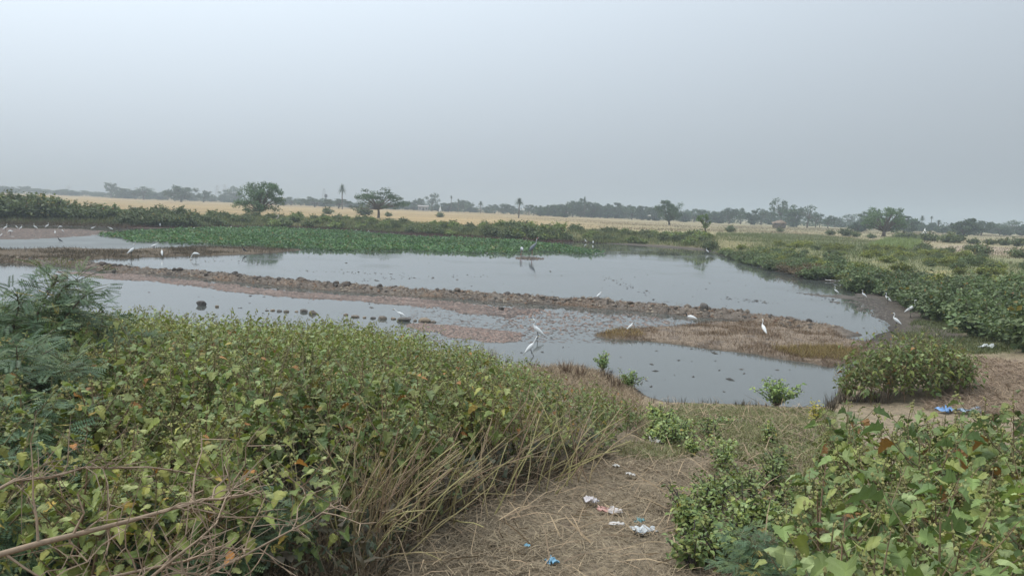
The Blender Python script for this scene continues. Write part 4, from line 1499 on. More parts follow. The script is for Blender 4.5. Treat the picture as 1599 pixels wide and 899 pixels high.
# right bank: rows of bushes following the shore
RSH = Wp([(1125, 394), (1160, 407), (1200, 417), (1250, 428), (1300, 439), (1345, 450), (1395, 461), (1435, 482), (1480, 505), (1530, 528), (1590, 560), (1650, 594)], 0.25)
sl = np.concatenate([[0], np.cumsum(np.linalg.norm(np.diff(RSH, axis=0), axis=1))])
nb_ = 0
HL = ['bush overhanging the mud rim on the far part of the right bank', 'bush inside the hedge on the far part of the right bank', 'bush on the field side of the far right bank hedge',
      'big leafy bush overhanging the mud near the right egrets', 'big leafy bush inside the hedge at the right edge of the picture', 'big yellowish green bush on the field side of the near right hedge']
for rowk in range(5):
    u = 0.4 * rowk
    while u < sl[-1]:
        p = np.array([np.interp(u, sl, RSH[:, i]) for i in range(2)])
        p2 = np.array([np.interp(min(u + 0.5, sl[-1] - 1e-3), sl, RSH[:, i]) for i in range(2)])
        p1 = np.array([np.interp(max(u - 0.5, 0), sl, RSH[:, i]) for i in range(2)])
        td = (p2 - p1) / (np.linalg.norm(p2 - p1) + 1e-9)
        nm = np.array([-td[1], td[0]])
        if nm[0] < 0:
            nm = -nm
        q = p + nm * (0.55 + rowk * 1.15 + rb.normal(0, 0.2))
        frac = u / sl[-1]
        s = rb.uniform(0.65, 1.2) * (0.85 + 0.4 * frac)
        hz = rb.uniform(0.6, 1.1) * (0.72 + 0.3 * frac) * (1 - 0.05 * rowk)
        u += rb.uniform(1.1, 1.75)
        if float(vn(q[0] * 0.5, q[1] * 0.5, 123)) > 0.55:
            continue
        rust = 0.36 < frac < 0.46 and rowk < 2
        hk = (0 if rowk < 1 else 1 if rowk < 4 else 2) + (3 if frac > 0.55 else 0)
        tp = RUST if rust else RBM[int(rb.integers(0, 4 if rowk < 3 else 6))]
        bush('bank_bush', 'rust-brown dying bush in the hedge on the right bank' if rust else HL[hk], 'bush', 'rusty bushes on the right bank' if rust else 'right bank bushes, ' + str(('water side', 'middle', 'field side')[hk % 3]) + (', near part' if hk > 2 else ', far part'), tp, q[0], q[1], (s, s, hz * s))
        nb_ += 1

for q in scatter(RB, 3.0, 17, 0.48)[:110]:
    s = rb.uniform(0.35, 0.8)
    bush('low_bush', 'low light green bush between the right bank hedge and the fields', 'bush', 'low bushes behind the right hedge', RBM[int(rb.integers(3, 6))], q[0], q[1], (s * 1.25, s * 1.25, s * 0.8))
# far bank hedge: (px, base y, bush height)
HG = np.array([(-80, 347, 2.1), (0, 347, 2.0), (60, 347, 1.8), (110, 348, 1.35), (180, 349, 1.15), (280, 350, 1.1), (380, 351, 1.05), (480, 352, 1.0), (560, 351, 0.95), (660, 352, 0.85),
               (740, 356, 1.0), (800, 361, 1.25), (850, 365, 1.2), (920, 371, 0.95), (1000, 378, 0.8), (1060, 384, 0.9), (1115, 389, 1.0)], float)
for k in range(290):
    px = rb.uniform(-80, 1115)
    hh = np.interp(px, HG[:, 0], HG[:, 2])
    dep = rb.random() ** 1.3
    p = far_shore(px, 5.5 if px < 190 else 2.8)
    p = p * (1 + dep * (0.085 if px < 420 else 0.11))
    s = hh * rb.uniform(0.7, 1.25) * (1.0 if px < 300 else 0.82)
    left = px < 420
    bush('far_bush', 'rounded green bush in the hedge on the far left bank' if left else 'low green bush on the far bank behind the weed mat', 'bush',
         'hedge bushes on the far left bank' if left else 'low bushes on the far bank', FBM[int(rb.integers(0, 4 if left else 6))], p[0], p[1], (max(s, 0.8) * 1.1, max(s, 0.8) * 1.1, s))
# small bushes out in the fields
for px, py, h in [(1443, 391, 0.9), (1530, 399, 1.2), (1588, 404, 1.0), (1512, 392, 0.7), (1524, 389, 0.5), (1448, 397, 0.6), (1218, 363, 1.0), (1484, 397, 0.7)]:
    p = W(px, py, 1.0)
    bush('field_bush', 'small round bush alone on the brown field at right', 'bush', 'single bushes on the right field', FBM[int(rb.integers(0, 4))], p[0], p[1], (h, h, h * 0.9))
for px, py, h in [(1405, 374, 1.2), (1418, 375, 1.3), (1430, 376, 1.0), (1447, 377, 1.4), (1458, 377, 1.1), (1480, 380, 1.5), (1492, 380, 1.4), (1520, 382, 0.9), (1545, 383, 0.9),
                  (1568, 384, 1.1), (1590, 386, 1.3), (1320, 370, 1.4), (1335, 371, 1.0), (1296, 368, 1.0), (1360, 373, 0.8)]:
    p = W(px, py, 1.0)
    bush('field_bush', 'dark green bush in the low row across the right field', 'bush', 'row of bushes across the right field', FBM[int(rb.integers(0, 4))], p[0], p[1], (h * 1.2, h * 1.2, h))
for px, py, h, lab in [(512, 335, 1.5, 'single dull bush at the edge of the golden field'), (568, 337, 2.2, 'leafy bush left of the spreading tree trunk'), (1140, 364, 1.2, 'small bush right of the leaning sapling'),
                       (606, 339, 1.0, 'small bush at the right of the spreading tree trunk'), (687, 340, 1.2, 'roundish bush before the golden field in the middle')]:
    p = W(px, py, 1.0)
    bush('field_bush', lab, 'bush', None, FBM[int(rb.integers(0, 4))], p[0], p[1], (h, h, h))

# ------------------------------------------------------------------ trees


def tree_meshes(seed, h, w, kind='round', clumps=30, per=70, lf=0.45, trunk=0.35, cols=None, lean=0.0, low=0.25, cs=1.0):
    """trunk with limbs, crown of leaf faces in clumps; h height, w crown width (m)"""
    r = np.random.default_rng(seed)
    cols = cols if cols is not None else np.array([(0.05, 0.085, 0.04), (0.065, 0.10, 0.045), (0.04, 0.075, 0.035), (0.075, 0.11, 0.05)])
    t, f = Acc(), Acc()
    bark = np.array((0.11, 0.085, 0.065))
    fork = h * {'round': 0.28, 'flat': 0.3, 'tall': 0.4, 'sparse': 0.4, 'dome': 0.18, 'dense': 0.12}[kind]
    tr = trunk
    s = np.linspace(0, 1, 5)
    tp = np.stack([lean * fork * s + 0.03 * h * np.sin(3 * s + seed) * s, 0.02 * h * np.sin(2 * s) * s, fork * s], 1)
    V, Fc = tube(tp, np.linspace(tr * 1.25, tr * 0.8, 5), 7)
    t.add(V, Fc, bark)
    top = tp[-1]
    cz0 = h * low
    for c in range(clumps):
        a = c * 2.39996 + r.normal(0, 0.35)
        if kind == 'flat':
            q = math.sqrt((c + 0.6) / clumps)
            zc = h * (0.93 - 0.30 * q ** 2 + r.uniform(-0.34, 0.05))
            cen = np.array([math.cos(a) * q * w / 2, math.sin(a) * q * w / 2, zc])
            cr = np.array([0.115, 0.115, 0.04]) * w * r.uniform(0.6, 1.25)
        elif kind == 'tall':
            q = r.random() ** 0.6
            f_ = r.random()
            cen = np.array([math.cos(a) * q * w / 2 * (0.6 + 0.4 * math.sin(f_ * 3)), math.sin(a) * q * w / 2, lerp(h * 0.35, h * 0.95, f_)])
            cr = np.array([0.17, 0.17, 0.12]) * w * r.uniform(0.7, 1.3)
        else:
            v = r.normal(0, 1, 3)
            v /= np.linalg.norm(v)
            q = r.random() ** 0.33
            ch = (h - cz0) / 2
            cen = np.array([v[0] * q * w / 2, v[1] * q * w / 2, cz0 + ch + v[2] * q * ch * 0.92])
            if kind == 'dome':
                cen[:2] *= 1.12 if cen[2] < cz0 + ch else 1.0
            cr = np.array([0.15, 0.15, 0.11]) * w * r.uniform(0.6, 1.25)
        cen[0] += lean * cen[2]
        cr = cr * cs
        mid = top + (cen - top) * 0.55 + np.array([0, 0, 0.05 * h * r.uniform(-0.5, 1)])
        V, Fc = tube([top, mid, cen], [tr * 0.5, tr * 0.28, tr * 0.08], 4, False)
        t.add(V, Fc, bark)
        n_ = int(per * (0.55 if kind == 'sparse' else 1.0) * r.uniform(0.6, 1.3))
        g = r.normal(0, 1, (n_, 3))
        g /= (np.linalg.norm(g, axis=1) + 1e-6)[:, None]
        B = cen + g * (r.random((n_, 1)) ** 0.45) * cr
        d = r.normal(0, 1, (n_, 3))
        tone = r.uniform(0.78, 1.22)
        C = cols[r.integers(0, len(cols), n_)] * tone * r.uniform(0.8, 1.2, (n_, 1))
        f.many(QL[0], QL[1], frames(d, np.array([0, 0, 0.8]) + r.normal(0, 0.7, (n_, 3))) * (lf * r.uniform(0.6, 1.4, n_))[:, None, None], B, C)
    return t.mesh('trunk', M_bark), f.mesh('crown', M_treeleaf)


def palm_meshes(seed, h, cr, trunk=0.2, fr=46, fan=False):
    r = np.random.default_rng(seed)
    t, f = Acc(), Acc()
    s = np.linspace(0, 1, 7)
    tp = np.stack([0.02 * h * np.sin(2 * s), 0 * s, (h - cr * 0.55) * s], 1)
    V, Fc = tube(tp, trunk * (1.25 - 0.35 * s + 0.1 * (s > 0.9)), 8)
    t.add(V, Fc, (0.12, 0.095, 0.075))
    top = tp[-1]
    for k in range(fr):
        a = k * 2.39996
        el = lerp(1.35, -0.75, k / fr)
        ln = cr * r.uniform(0.85, 1.1)
        ss = np.linspace(0, 1, 8)
        droop = (0.55 if not fan else 0.15) * ln
        pts = top + np.stack([math.cos(a) * math.cos(el) * ln * ss, math.sin(a) * math.cos(el) * ln * ss, math.sin(el) * ln * ss - droop * ss ** 2.2 * max(0.3, math.cos(el))], 1)
        side = np.array([-math.sin(a), math.cos(a), 0])
        c = np.array((0.05, 0.08, 0.04)) * r.uniform(0.75, 1.25)
        for i in range(1, 8):
            wl = cr * 0.20 * math.sin(math.pi * (0.15 + 0.8 * ss[i]))
            tang = pts[i] - pts[i - 1]
            for q in (-1, 1):
                b = pts[i - 1]
                tip = b + side * q * wl + tang * 0.9 + np.array([0, 0, -0.12 * wl + 0.1 * wl * r.normal()])
                f.add([b, pts[i] * 0.45 + b * 0.55, tip], [(0, 1, 2)], c)
                b2 = pts[i - 1] * 0.5 + pts[i] * 0.5
                tip2 = b2 + side * q * wl + tang * 0.9 + np.array([0, 0, -0.12 * wl + 0.1 * wl * r.normal()])
                f.add([b2, b2 + tang * 0.45, tip2], [(0, 1, 2)], c)
        V, Fc = tube(pts, np.linspace(0.03, 0.008, 8), 3, False)
        f.add(V, Fc, c * 0.9)
    return t.mesh('trunk', M_bark), f.mesh('crown', M_treeleaf)


FAR_COL = np.array([(0.058, 0.095, 0.05), (0.07, 0.108, 0.055), (0.048, 0.08, 0.045), (0.08, 0.115, 0.06)])
TT = {}
for kd, (hh, ww, cl, pr_) in {'round': (8, 8, 26, 60), 'tall': (10, 6, 22, 55), 'sparse': (9, 8, 22, 70), 'dome': (8, 10, 40, 70), 'flat': (7, 11, 26, 60), 'dense': (8, 7, 44, 66)}.items():
    TT[kd] = [tree_meshes(1000 + 7 * i + len(kd), hh, ww, kd, cl, pr_, 0.55, 0.28, FAR_COL * (0.9 + 0.12 * i), 0.0, 0.0 if kd == 'dense' else 0.1 if kd == 'dome' else 0.2) + ((hh, ww),) for i in range(3)]
TT['palm'] = [palm_meshes(1100 + i, 8, 2.0, 0.2) + ((8, 4.0),) for i in range(2)]
TT['fanpalm'] = [palm_meshes(1110 + i, 10, 1.5, 0.2, 40, True) + ((10, 3.0),) for i in range(2)]

rt = np.random.default_rng(5)


def plant_tree(px, top, wpx, d, kind, label, group=None, name=None, z0=0.98):
    b = at(px, top, d)
    h = b[2] - z0
    me_t, me_c, (hh, ww) = TT[kind][int(rt.integers(0, len(TT[kind])))]
    wm = wpx / FPX * d * (1.0 if 'palm' in kind else 1.3)
    root = obj(name or ('palm_tree' if 'palm' in kind else 'tree'), None, None, (b[0], b[1], z0 - 0.05), rt.uniform(0, 6.28), (wm / ww, wm / ww, h / hh))
    tag(root, label, 'palm' if 'palm' in kind else 'tree', group)
    obj('trunk', me_t, root)
    obj('crown', me_c, root)
    return root


G1 = ('small hazy tree in the pale far treeline at the left edge', 'far trees at the left edge')
G2 = ('hazy tree in the far treeline left of the spreading tree', 'far trees left of the middle')
G3 = ('hazy tree in the treeline behind the middle of the golden field', 'far trees behind the middle field')
G4 = ('tree in the long grove behind the field right of the palm', 'grove behind the field right of the palm')
G5 = ('hazy tree in the grove between the round tree and the tall thin tree', 'grove between the round and the tall tree')
G6 = ('hazy tree in the far treeline at the right edge', 'far trees at the right')
for x_, t_, w_ in [(-14, 290, 22), (4, 289, 20), (22, 294, 17), (46, 290, 24), (64, 294, 18), (82, 297, 18), (97, 295, 20), (112, 297, 18), (128, 297, 20), (146, 299, 18), (160, 299, 18)]:
    plant_tree(x_, t_, w_, 800 + rt.uniform(-60, 60), ['round', 'dense', 'dome'][int(rt.integers(0, 3))], *G1)
plant_tree(173, 285, 12, 640, 'tall', 'slender tall hazy tree standing above the far left treeline')
plant_tree(181, 291, 10, 640, 'tall', 'thin hazy tree just right of the slender tall one')
for x_, t_, w_, k_ in [(195, 294, 24, 'dense'), (211, 296, 18, 'round'), (233, 297, 16, 'dense'), (251, 299, 18, 'dense'), (262, 300, 9, 'tall'), (300, 301, 16, 'dense'), (331, 305, 12, 'dense'),
                       (345, 303, 10, 'round'), (355, 306, 16, 'dense'), (372, 301, 18, 'round')]:
    plant_tree(x_, t_, w_, 600 + rt.uniform(-40, 40), k_, *G2)
plant_tree(224, 290, 24, 560, 'sparse', 'ragged open-crowned hazy tree left of the dark domed tree')
plant_tree(283, 289, 36, 470, 'dome', 'broad dark domed tree on the left skyline')
plant_tree(318, 296, 19, 520, 'round', 'round hazy tree right of the dark domed tree')
plant_tree(351, 294, 15, 620, 'sparse', 'thin-crowned hazy tree left of the big mesquite')
plant_tree(365, 291, 19, 620, 'sparse', 'wider thin-crowned hazy tree touching the big mesquite')
for x_, t_, w_, k_ in [(440, 310, 16, 'dense'), (455, 307, 18, 'round'), (470, 309, 16, 'round'), (482, 311, 16, 'dense'), (506, 314, 20, 'dense'), (516, 312, 16, 'dense'), (548, 316, 20, 'dense')]:
    plant_tree(x_, t_, w_, 500 + rt.uniform(-30, 40), k_, *G2)
plant_tree(492, 307, 34, 430, 'flat', 'flat-topped hazy tree left of the tall palm')
plant_tree(529, 309, 32, 380, 'flat', 'low umbrella-shaped tree at the foot of the tall palm')
plant_tree(535, 289, 15, 350, 'palm', 'tall date palm standing left of the spreading tree')
for x_, t_, w_, k_ in [(560, 316, 18, 'dense'), (580, 317, 18, 'dense'), (606, 316, 18, 'dense'), (618, 316, 18, 'dense'), (632, 314, 24, 'dense'), (647, 313, 22, 'dense'), (655, 309, 12, 'round'), (664, 318, 16, 'dense'), (684, 319, 16, 'dense'),
                       (700, 315, 22, 'dense'), (712, 315, 18, 'dense'), (725, 312, 22, 'round'), (734, 316, 14, 'dense'), (742, 324, 14, 'dense'), (761, 322, 16, 'dense'), (772, 318, 18, 'round'), (787, 316, 22, 'dome'), (798, 321, 16, 'dense')]:
    plant_tree(x_, t_, w_, 470 + rt.uniform(-40, 40), k_, *G3)
plant_tree(675, 300, 18, 450, 'sparse', 'open-crowned tree standing tall above the middle treeline')
plant_tree(705, 306, 6, 440, 'fanpalm', 'thin fan palm with a small round head above the middle trees')
plant_tree(716, 311, 7, 440, 'fanpalm', 'shorter fan palm right of the thin one in the middle')
plant_tree(751, 315, 11, 400, 'palm', 'single palm right of the middle trees')
plant_tree(811, 310, 18, 260, 'palm', 'dark date palm standing alone at the middle field edge')
for x_, t_, w_, k_ in [(826, 319, 11, 'tall'), (834, 321, 9, 'tall'), (844, 321, 16, 'dense'), (856, 320, 18, 'dense'), (870, 317, 20, 'dense'), (882, 317, 18, 'dense'), (895, 313, 20, 'round'), (908, 310, 24, 'dense'), (925, 313, 22, 'dense'),
                       (938, 320, 18, 'dense'), (950, 318, 20, 'dense'), (962, 316, 22, 'dense'), (976, 318, 22, 'dense'), (988, 321, 20, 'round'), (1002, 321, 16, 'dense'), (1013, 322, 16, 'dense'), (1024, 321, 22, 'dense')]:
    plant_tree(x_, t_, w_, 385 + rt.uniform(-35, 35), k_, *G4)
plant_tree(913, 308, 8, 380, 'palm', 'palm head poking out of the top of the long grove')
for x_, t_, w_, k_ in [(1068, 328, 18, 'dense'), (1085, 325, 22, 'round'), (1098, 327, 16, 'tall'), (1110, 329, 18, 'dense'), (1123, 328, 20, 'dense'), (1140, 324, 22, 'round'), (1158, 323, 20, 'round'), (1175, 328, 18, 'dense'), (1190, 324, 22, 'sparse'),
                       (1204, 327, 20, 'dense')]:
    plant_tree(x_, t_, w_, 365 + rt.uniform(-25, 35), k_, *G5)
plant_tree(1222, 308, 27, 330, 'sparse', 'tall tree with an open clumpy crown above the right grove')
plant_tree(1241, 322, 24, 325, 'dense', 'dense dark tree right of the tall open tree')
plant_tree(1263, 321, 25, 320, 'sparse', 'open see-through tree right of the dense dark one')
plant_tree(1275, 331, 16, 340, 'sparse', 'small sparse tree at the right end of the tall group')
for x_, t_, w_, k_ in [(1281, 338, 10, 'tall'), (1294, 335, 17, 'round'), (1304, 338, 15, 'round'), (1315, 345, 14, 'dense'), (1338, 346, 14, 'dense'), (1430, 343, 16, 'dense'), (1442, 349, 14, 'dense'), (1455, 347, 16, 'dense'), (1472, 352, 16, 'dense'),
                       (1485, 350, 16, 'dense'), (1497, 352, 16, 'dense'), (1550, 349, 18, 'dense'), (1563, 348, 18, 'round'), (1598, 350, 18, 'dense'), (1616, 348, 22, 'dense'), (1572, 354, 14, 'dense')]:
    plant_tree(x_, t_, w_, 350 + rt.uniform(-20, 60), k_, *G6)
plant_tree(1327, 333, 22, 520, 'sparse', 'faint pale tree far behind the right field')
plant_tree(1344, 346, 22, 250, 'dense', 'low dull brownish bushy tree left of the bright green tree')
plant_tree(1354, 329, 20, 300, 'tall', 'dark hazy tree directly left of the bright green tree')
plant_tree(1416, 337, 30, 290, 'dense', 'pale hazy tree directly right of the bright green tree')
plant_tree(1441, 337, 9, 360, 'palm', 'hazy palm right of the bright green tree')
plant_tree(1455, 338, 6, 380, 'fanpalm', 'thin fan palm on the right skyline')
plant_tree(1467, 344, 11, 340, 'fanpalm', 'stout fan palm with a round head on the right')
plant_tree(1495, 348, 8, 380, 'fanpalm', 'small hazy fan palm at far right')
plant_tree(1511, 340, 27, 250, 'dense', 'bushy green tree at the right field edge')
plant_tree(1534, 344, 24, 300, 'round', 'round hazy tree right of the bushy green one')
plant_tree(1583, 344, 22, 400, 'sparse', 'faint open-crowned tree near the right edge')

# far scrub: the unbroken low growth under the distant treeline (reads as one mass)
rsc = np.random.default_rng(321)
acc = Acc()
SCR = np.array([(-40, 860, 3.0), (120, 820, 2.4), (180, 640, 2.6), (330, 600, 3.0), (430, 560, 3.0), (560, 500, 3.2), (640, 490, 3.4), (740, 480, 3.2), (830, 420, 3.6), (1000, 410, 4.2), (1200, 390, 4.0),
                (1300, 400, 3.2), (1450, 410, 3.4), (1640, 420, 3.6)], float)
for k in range(620):
    px = rsc.uniform(-40, 1640)
    d0, h0 = np.interp(px, SCR[:, 0], SCR[:, 1]), np.interp(px, SCR[:, 0], SCR[:, 2])
    b = at(px, 330, d0 * rsc.uniform(0.97, 1.08))
    hh = h0 * rsc.uniform(0.5, 1.35)
    n_ = 46
    g = rsc.normal(0, 1, (n_, 3))
    g /= np.linalg.norm(g, axis=1)[:, None]
    B = np.array([b[0], b[1], 0.95 + hh * 0.5]) + g * np.array([hh * 0.85, hh * 0.85, hh * 0.5])
    C = FAR_COL[rsc.integers(0, 4, n_)] * rsc.uniform(0.7, 1.25) * rsc.uniform(0.8, 1.2, (n_, 1))
    acc.many(QL[0], QL[1], frames(rsc.normal(0, 1, (n_, 3)), np.array([0, 0, 0.8]) + rsc.normal(0, 0.7, (n_, 3))) * (0.75 * rsc.uniform(0.6, 1.4, n_))[:, None, None], B, C)
o = acc.build('far_scrub', M_treeleaf)
tag(o, 'unbroken hazy scrub under the far treeline', kind='stuff')

# hero trees, each its own crown


def hero(name, label, px, base_d, top, wpx, kind, seed, **kw):
    b = at(px, top, base_d)
    h = b[2] - 1.0
    w = wpx / FPX * base_d
    me_t, me_c = tree_meshes(seed, h, w, kind, **kw)
    root = obj(name, None, None, (b[0], b[1], 0.95), 0.4 * seed)
    tag(root, label, 'tree')
    obj('trunk', me_t, root)
    obj('crown', me_c, root)


MQG = np.array([(0.07, 0.122, 0.06), (0.088, 0.14, 0.066), (0.105, 0.158, 0.072), (0.058, 0.1, 0.05)])
hero('mesquite_tree', 'large spreading mesquite tree with foliage to the ground on the left', 406, 140, 280, 66, 'dome', 21, clumps=66, per=120, lf=0.22, trunk=0.2, cols=MQG * 1.25, low=0.0, cs=0.8)
hero('mesquite_tree', 'umbrella-shaped spreading tree on a short trunk above the weed mat', 592, 165, 291, 80, 'flat', 22, clumps=40, per=120, lf=0.24, trunk=0.26, cols=MQG * 0.85)
hero('round_tree', 'round-headed tree with a dark trunk at the edge of the field', 1047, 230, 313, 46, 'dome', 23, cs=0.8, clumps=50, per=95, lf=0.34, trunk=0.3, cols=MQG * 0.8, low=0.2)
hero('leaning_sapling', 'small leaning tree with a thin crown on the right bank', 1106, 125, 334, 20, 'tall', 24, clumps=18, per=45, lf=0.22, trunk=0.12, cols=MQG * np.array([1.4, 1.25, 0.9]), lean=0.25)
hero('bright_tree', 'bright green broad tree standing out before the right treeline', 1384, 190, 320, 56, 'dome', 25, cs=0.75, clumps=60, per=110, lf=0.28, trunk=0.4, cols=MQG * np.array([1.35, 1.35, 1.1]), low=0.16)

# ------------------------------------------------------------------ far man-made things


def box(a, x0, x1, y0, y1, z0, z1, col):
    V = [(x, y, z) for z in (z0, z1) for x, y in ((x0, y0), (x1, y0), (x1, y1), (x0, y1))]
    a.add(V, [(0, 2, 1), (0, 3, 2), (4, 5, 6), (4, 6, 7), (0, 1, 5), (0, 5, 4), (1, 2, 6), (1, 6, 5), (2, 3, 7), (2, 7, 6), (3, 0, 4), (3, 4, 7)], col)


def house(label, px, d, w, h, wall, roof):
    b = at(px, 320, d)
    root = obj('farm_house', None, None, (b[0], b[1], 0.9), math.atan2(-b[0], b[1]))
    tag(root, label, 'house')
    a = Acc()
    box(a, -w / 2, w / 2, -2, 2, 0, h, wall)
    a.build('wall', M_wall, root)
    a = Acc()
    V = [(-w / 2 - 0.3, -2.4, h + 0.003), (w / 2 + 0.3, -2.4, h + 0.003), (w / 2 + 0.3, 2.4, h + 0.003), (-w / 2 - 0.3, 2.4, h + 0.003), (-w / 2 - 0.3, 0, h + 0.8), (w / 2 + 0.3, 0, h + 0.8)]
    a.add(V, [(0, 1, 5), (0, 5, 4), (2, 3, 4), (2, 4, 5), (1, 2, 5), (3, 0, 4), (0, 3, 2), (0, 2, 1)], roof)
    a.build('roof', M_wall, root)
    a = Acc()
    box(a, -0.5, 0.5, -2.06, -1.95, 0.0, 2.0, (0.08, 0.06, 0.05))
    a.build('door', M_wall, root)
    for x in (-w * 0.32, w * 0.32):
        a = Acc()
        box(a, x - 0.45, x + 0.45, -2.05, -1.95, 1.0, 1.9, (0.05, 0.05, 0.05))
        a.build('window', M_wall, root)


house('low pale hut with a light roof under the far right trees', 1577, 430, 3.6, 2.0, (0.16, 0.155, 0.15), (0.26, 0.265, 0.27))
house('small pinkish house in the far trees right of the big mesquite', 443, 560, 5.0, 4.0, (0.42, 0.33, 0.29), (0.35, 0.25, 0.2))
house('small grey house among the far middle trees', 661, 460, 6, 2.6, (0.35, 0.32, 0.3), (0.3, 0.27, 0.25))

# white shrine on the right field, and a pale spire in the middle
for px, d, w, h, lab in [(1446, 240, 1.1, 2.2, 'small white conical shrine standing on the right field'), (687, 430, 1.3, 3.2, 'tiny pale spire before the far middle trees')]:
    b = at(px, 340, d)
    root = obj('shrine', None, None, (b[0], b[1], 0.9))
    tag(root, lab, 'shrine')
    a = Acc()
    box(a, -w / 2, w / 2, -w / 2, w / 2, 0, h * 0.4, (0.7, 0.69, 0.66))
    a.build('plinth', M_wall, root)
    a = Acc()
    V, Fc = tube([(0, 0, h * 0.4 + 0.002), (0, 0, h * 0.6), (0, 0, h * 0.85), (0, 0, h)], [w * 0.45, w * 0.36, w * 0.16, 0.03], 8)
    a.add(V, Fc, (0.72, 0.71, 0.68))
    a.build('spire', M_wall, root)

# brown stack before the right grove
b = at(1217, 345, 255)
root = obj('straw_stack', None, None, (b[0], b[1], 0.9))
tag(root, 'brown rounded straw stack before the right grove', 'stack')
a = Acc()
V, Fc = tube([(0, 0, 0), (0, 0, 0.6), (0, 0, 1.4), (0, 0, 2.1), (0, 0, 2.5)], [1.7, 2.0, 2.1, 1.7, 0.5], 16)
V = V + 0.12 * rb.normal(0, 1, V.shape)
a.add(V, Fc, (0.13, 0.105, 0.08))
a.build('heap', M_straw, root)
a = Acc()
V, Fc = tube([(0, 0, 1.9), (0, 0, 2.35), (0, 0, 2.75)], [2.35, 1.9, 0.4], 16)
V = V + 0.10 * rb.normal(0, 1, V.shape)
a.add(V, Fc, (0.23, 0.165, 0.115))
a.build('cover', M_straw, root)


def lattice(label, px, top, d, wid, name='lattice_tower', cat='tower', arms=True):
    b = at(px, top, d)
    h = b[2] - 0.9
    root = obj(name, None, None, (b[0], b[1], 0.9), 0.5)
    tag(root, label, cat)
    legs = Acc()
    th = 0.09
    for sx in (-1, 1):
        for sy in (-1, 1):
            a = Acc()
            V, Fc = tube([(sx * wid, sy * wid, 0), (sx * wid * 0.25, sy * wid * 0.25, h)], [th, th * 0.7], 4)
            a.add(V, Fc, (0.3, 0.31, 0.32))
            a.build('leg', M_metal, root)
    a = Acc()
    n_ = 9
    for k in range(n_):
        w0, w1 = wid * (1 - 0.75 * k / n_), wid * (1 - 0.75 * (k + 1) / n_)
        z0, z1 = h * k / n_, h * (k + 1) / n_
        for p0, p1 in (((-1, -1), (1, -1)), ((1, -1), (1, 1)), ((1, 1), (-1, 1)), ((-1, 1), (-1, -1))):
            V, Fc = tube([(p0[0] * w0, p0[1] * w0, z0), (p1[0] * w1, p1[1] * w1, z1)], 0.045, 3)
            a.add(V, Fc, (0.3, 0.31, 0.32))
            V, Fc = tube([(p0[0] * w1, p0[1] * w1, z1), (p1[0] * w1, p1[1] * w1, z1)], 0.045, 3)
            a.add(V, Fc, (0.3, 0.31, 0.32))
    a.build('bracing', M_metal, root)
    if arms:
        for q in (0.72, 0.84, 0.96):
            a = Acc()
            V, Fc = tube([(-wid * 1.6, 0, h * q), (0, 0, h * q + 0.3), (wid * 1.6, 0, h * q)], [0.05, 0.12, 0.05], 4)
            a.add(V, Fc, (0.3, 0.31, 0.32))
            a.build('cross_arm', M_metal, root)


lattice('faint lattice pylon rising from the haze right of the domed tree', 339, 289, 800, 2.0)
lattice('second faint lattice pylon right of the first in the haze', 351, 288, 850, 2.0)
lattice('faint lattice pylon far away on the left horizon', 107, 289, 1000, 2.2)
lattice('pale lattice mast behind the water tank near the tall palm', 506, 294, 620, 1.8, arms=False)
b = at(509, 303, 520)
root = obj('water_tank', None, None, (b[0], b[1], 0.9))
tag(root, 'small dark water tank on a post left of the tall palm', 'water tank')
h = b[2] - 0.9
a = Acc()
V, Fc = tube([(0, 0, 0), (0, 0, h - 2.2)], [0.35, 0.3], 8)
a.add(V, Fc, (0.2, 0.2, 0.2))
a.build('post', M_wall, root)
a = Acc()
V, Fc = tube([(0, 0, h - 2.4), (0, 0, h - 1.9), (0, 0, h - 0.5), (0, 0, h)], [0.5, 0.95, 0.95, 0.3], 12)
a.add(V, Fc, (0.06, 0.065, 0.07))
a.build('tank', M_wall, root)

# pale crooked snag on the far bank
p = W(434, 353, 0.2)
a = Acc()
pts = [(0.05, 0, 0), (-0.05, 0, 0.55), (-0.32, 0, 0.95), (-0.28, 0.02, 1.2), (0.08, 0, 1.5), (0.1, 0, 1.75), (-0.18, 0, 1.85)]
V, Fc = tube(pts, [0.13, 0.11, 0.11, 0.11, 0.10, 0.08, 0.03], 7)
a.add(V, Fc, (0.42, 0.37, 0.30))
o = a.build('dead_snag', M_bark, None, True)
o.location = (p[0], p[1], 0.1)
tag(o, 'pale crooked dead stump standing behind the weed mat', 'stump')

# ------------------------------------------------------------------ birds


def loft(spine, sides=10):
    """body of revolution bent along a spine in the x-z plane; spine rows: x, z, half-height, half-width"""
    S = np.asarray(spine, float)
    t = np.gradient(S[:, :2], axis=0)
    t /= np.linalg.norm(t, axis=1)[:, None]
    a = np.arange(sides) / sides * 2 * math.pi
    V = []
    for (x, z, rh, rw), (tx, tz) in zip(S, t):
        for q in a:
            V.append((x - tz * rh * math.cos(q), rw * math.sin(q), z + tx * rh * math.cos(q)))
    F, n_ = [], len(S)
    for i in range(n_ - 1):
        for k in range(sides):
            p, q = i * sides + k, i * sides + (k + 1) % sides
            F += [(p, q, q + sides), (p, q + sides, p + sides)]
    for k in range(1, sides - 1):
        F += [(0, k + 1, k), ((n_ - 1) * sides, (n_ - 1) * sides + k, (n_ - 1) * sides + k + 1)]
    return np.array(V), np.array(F)


WHITE = (0.68, 0.68, 0.66)


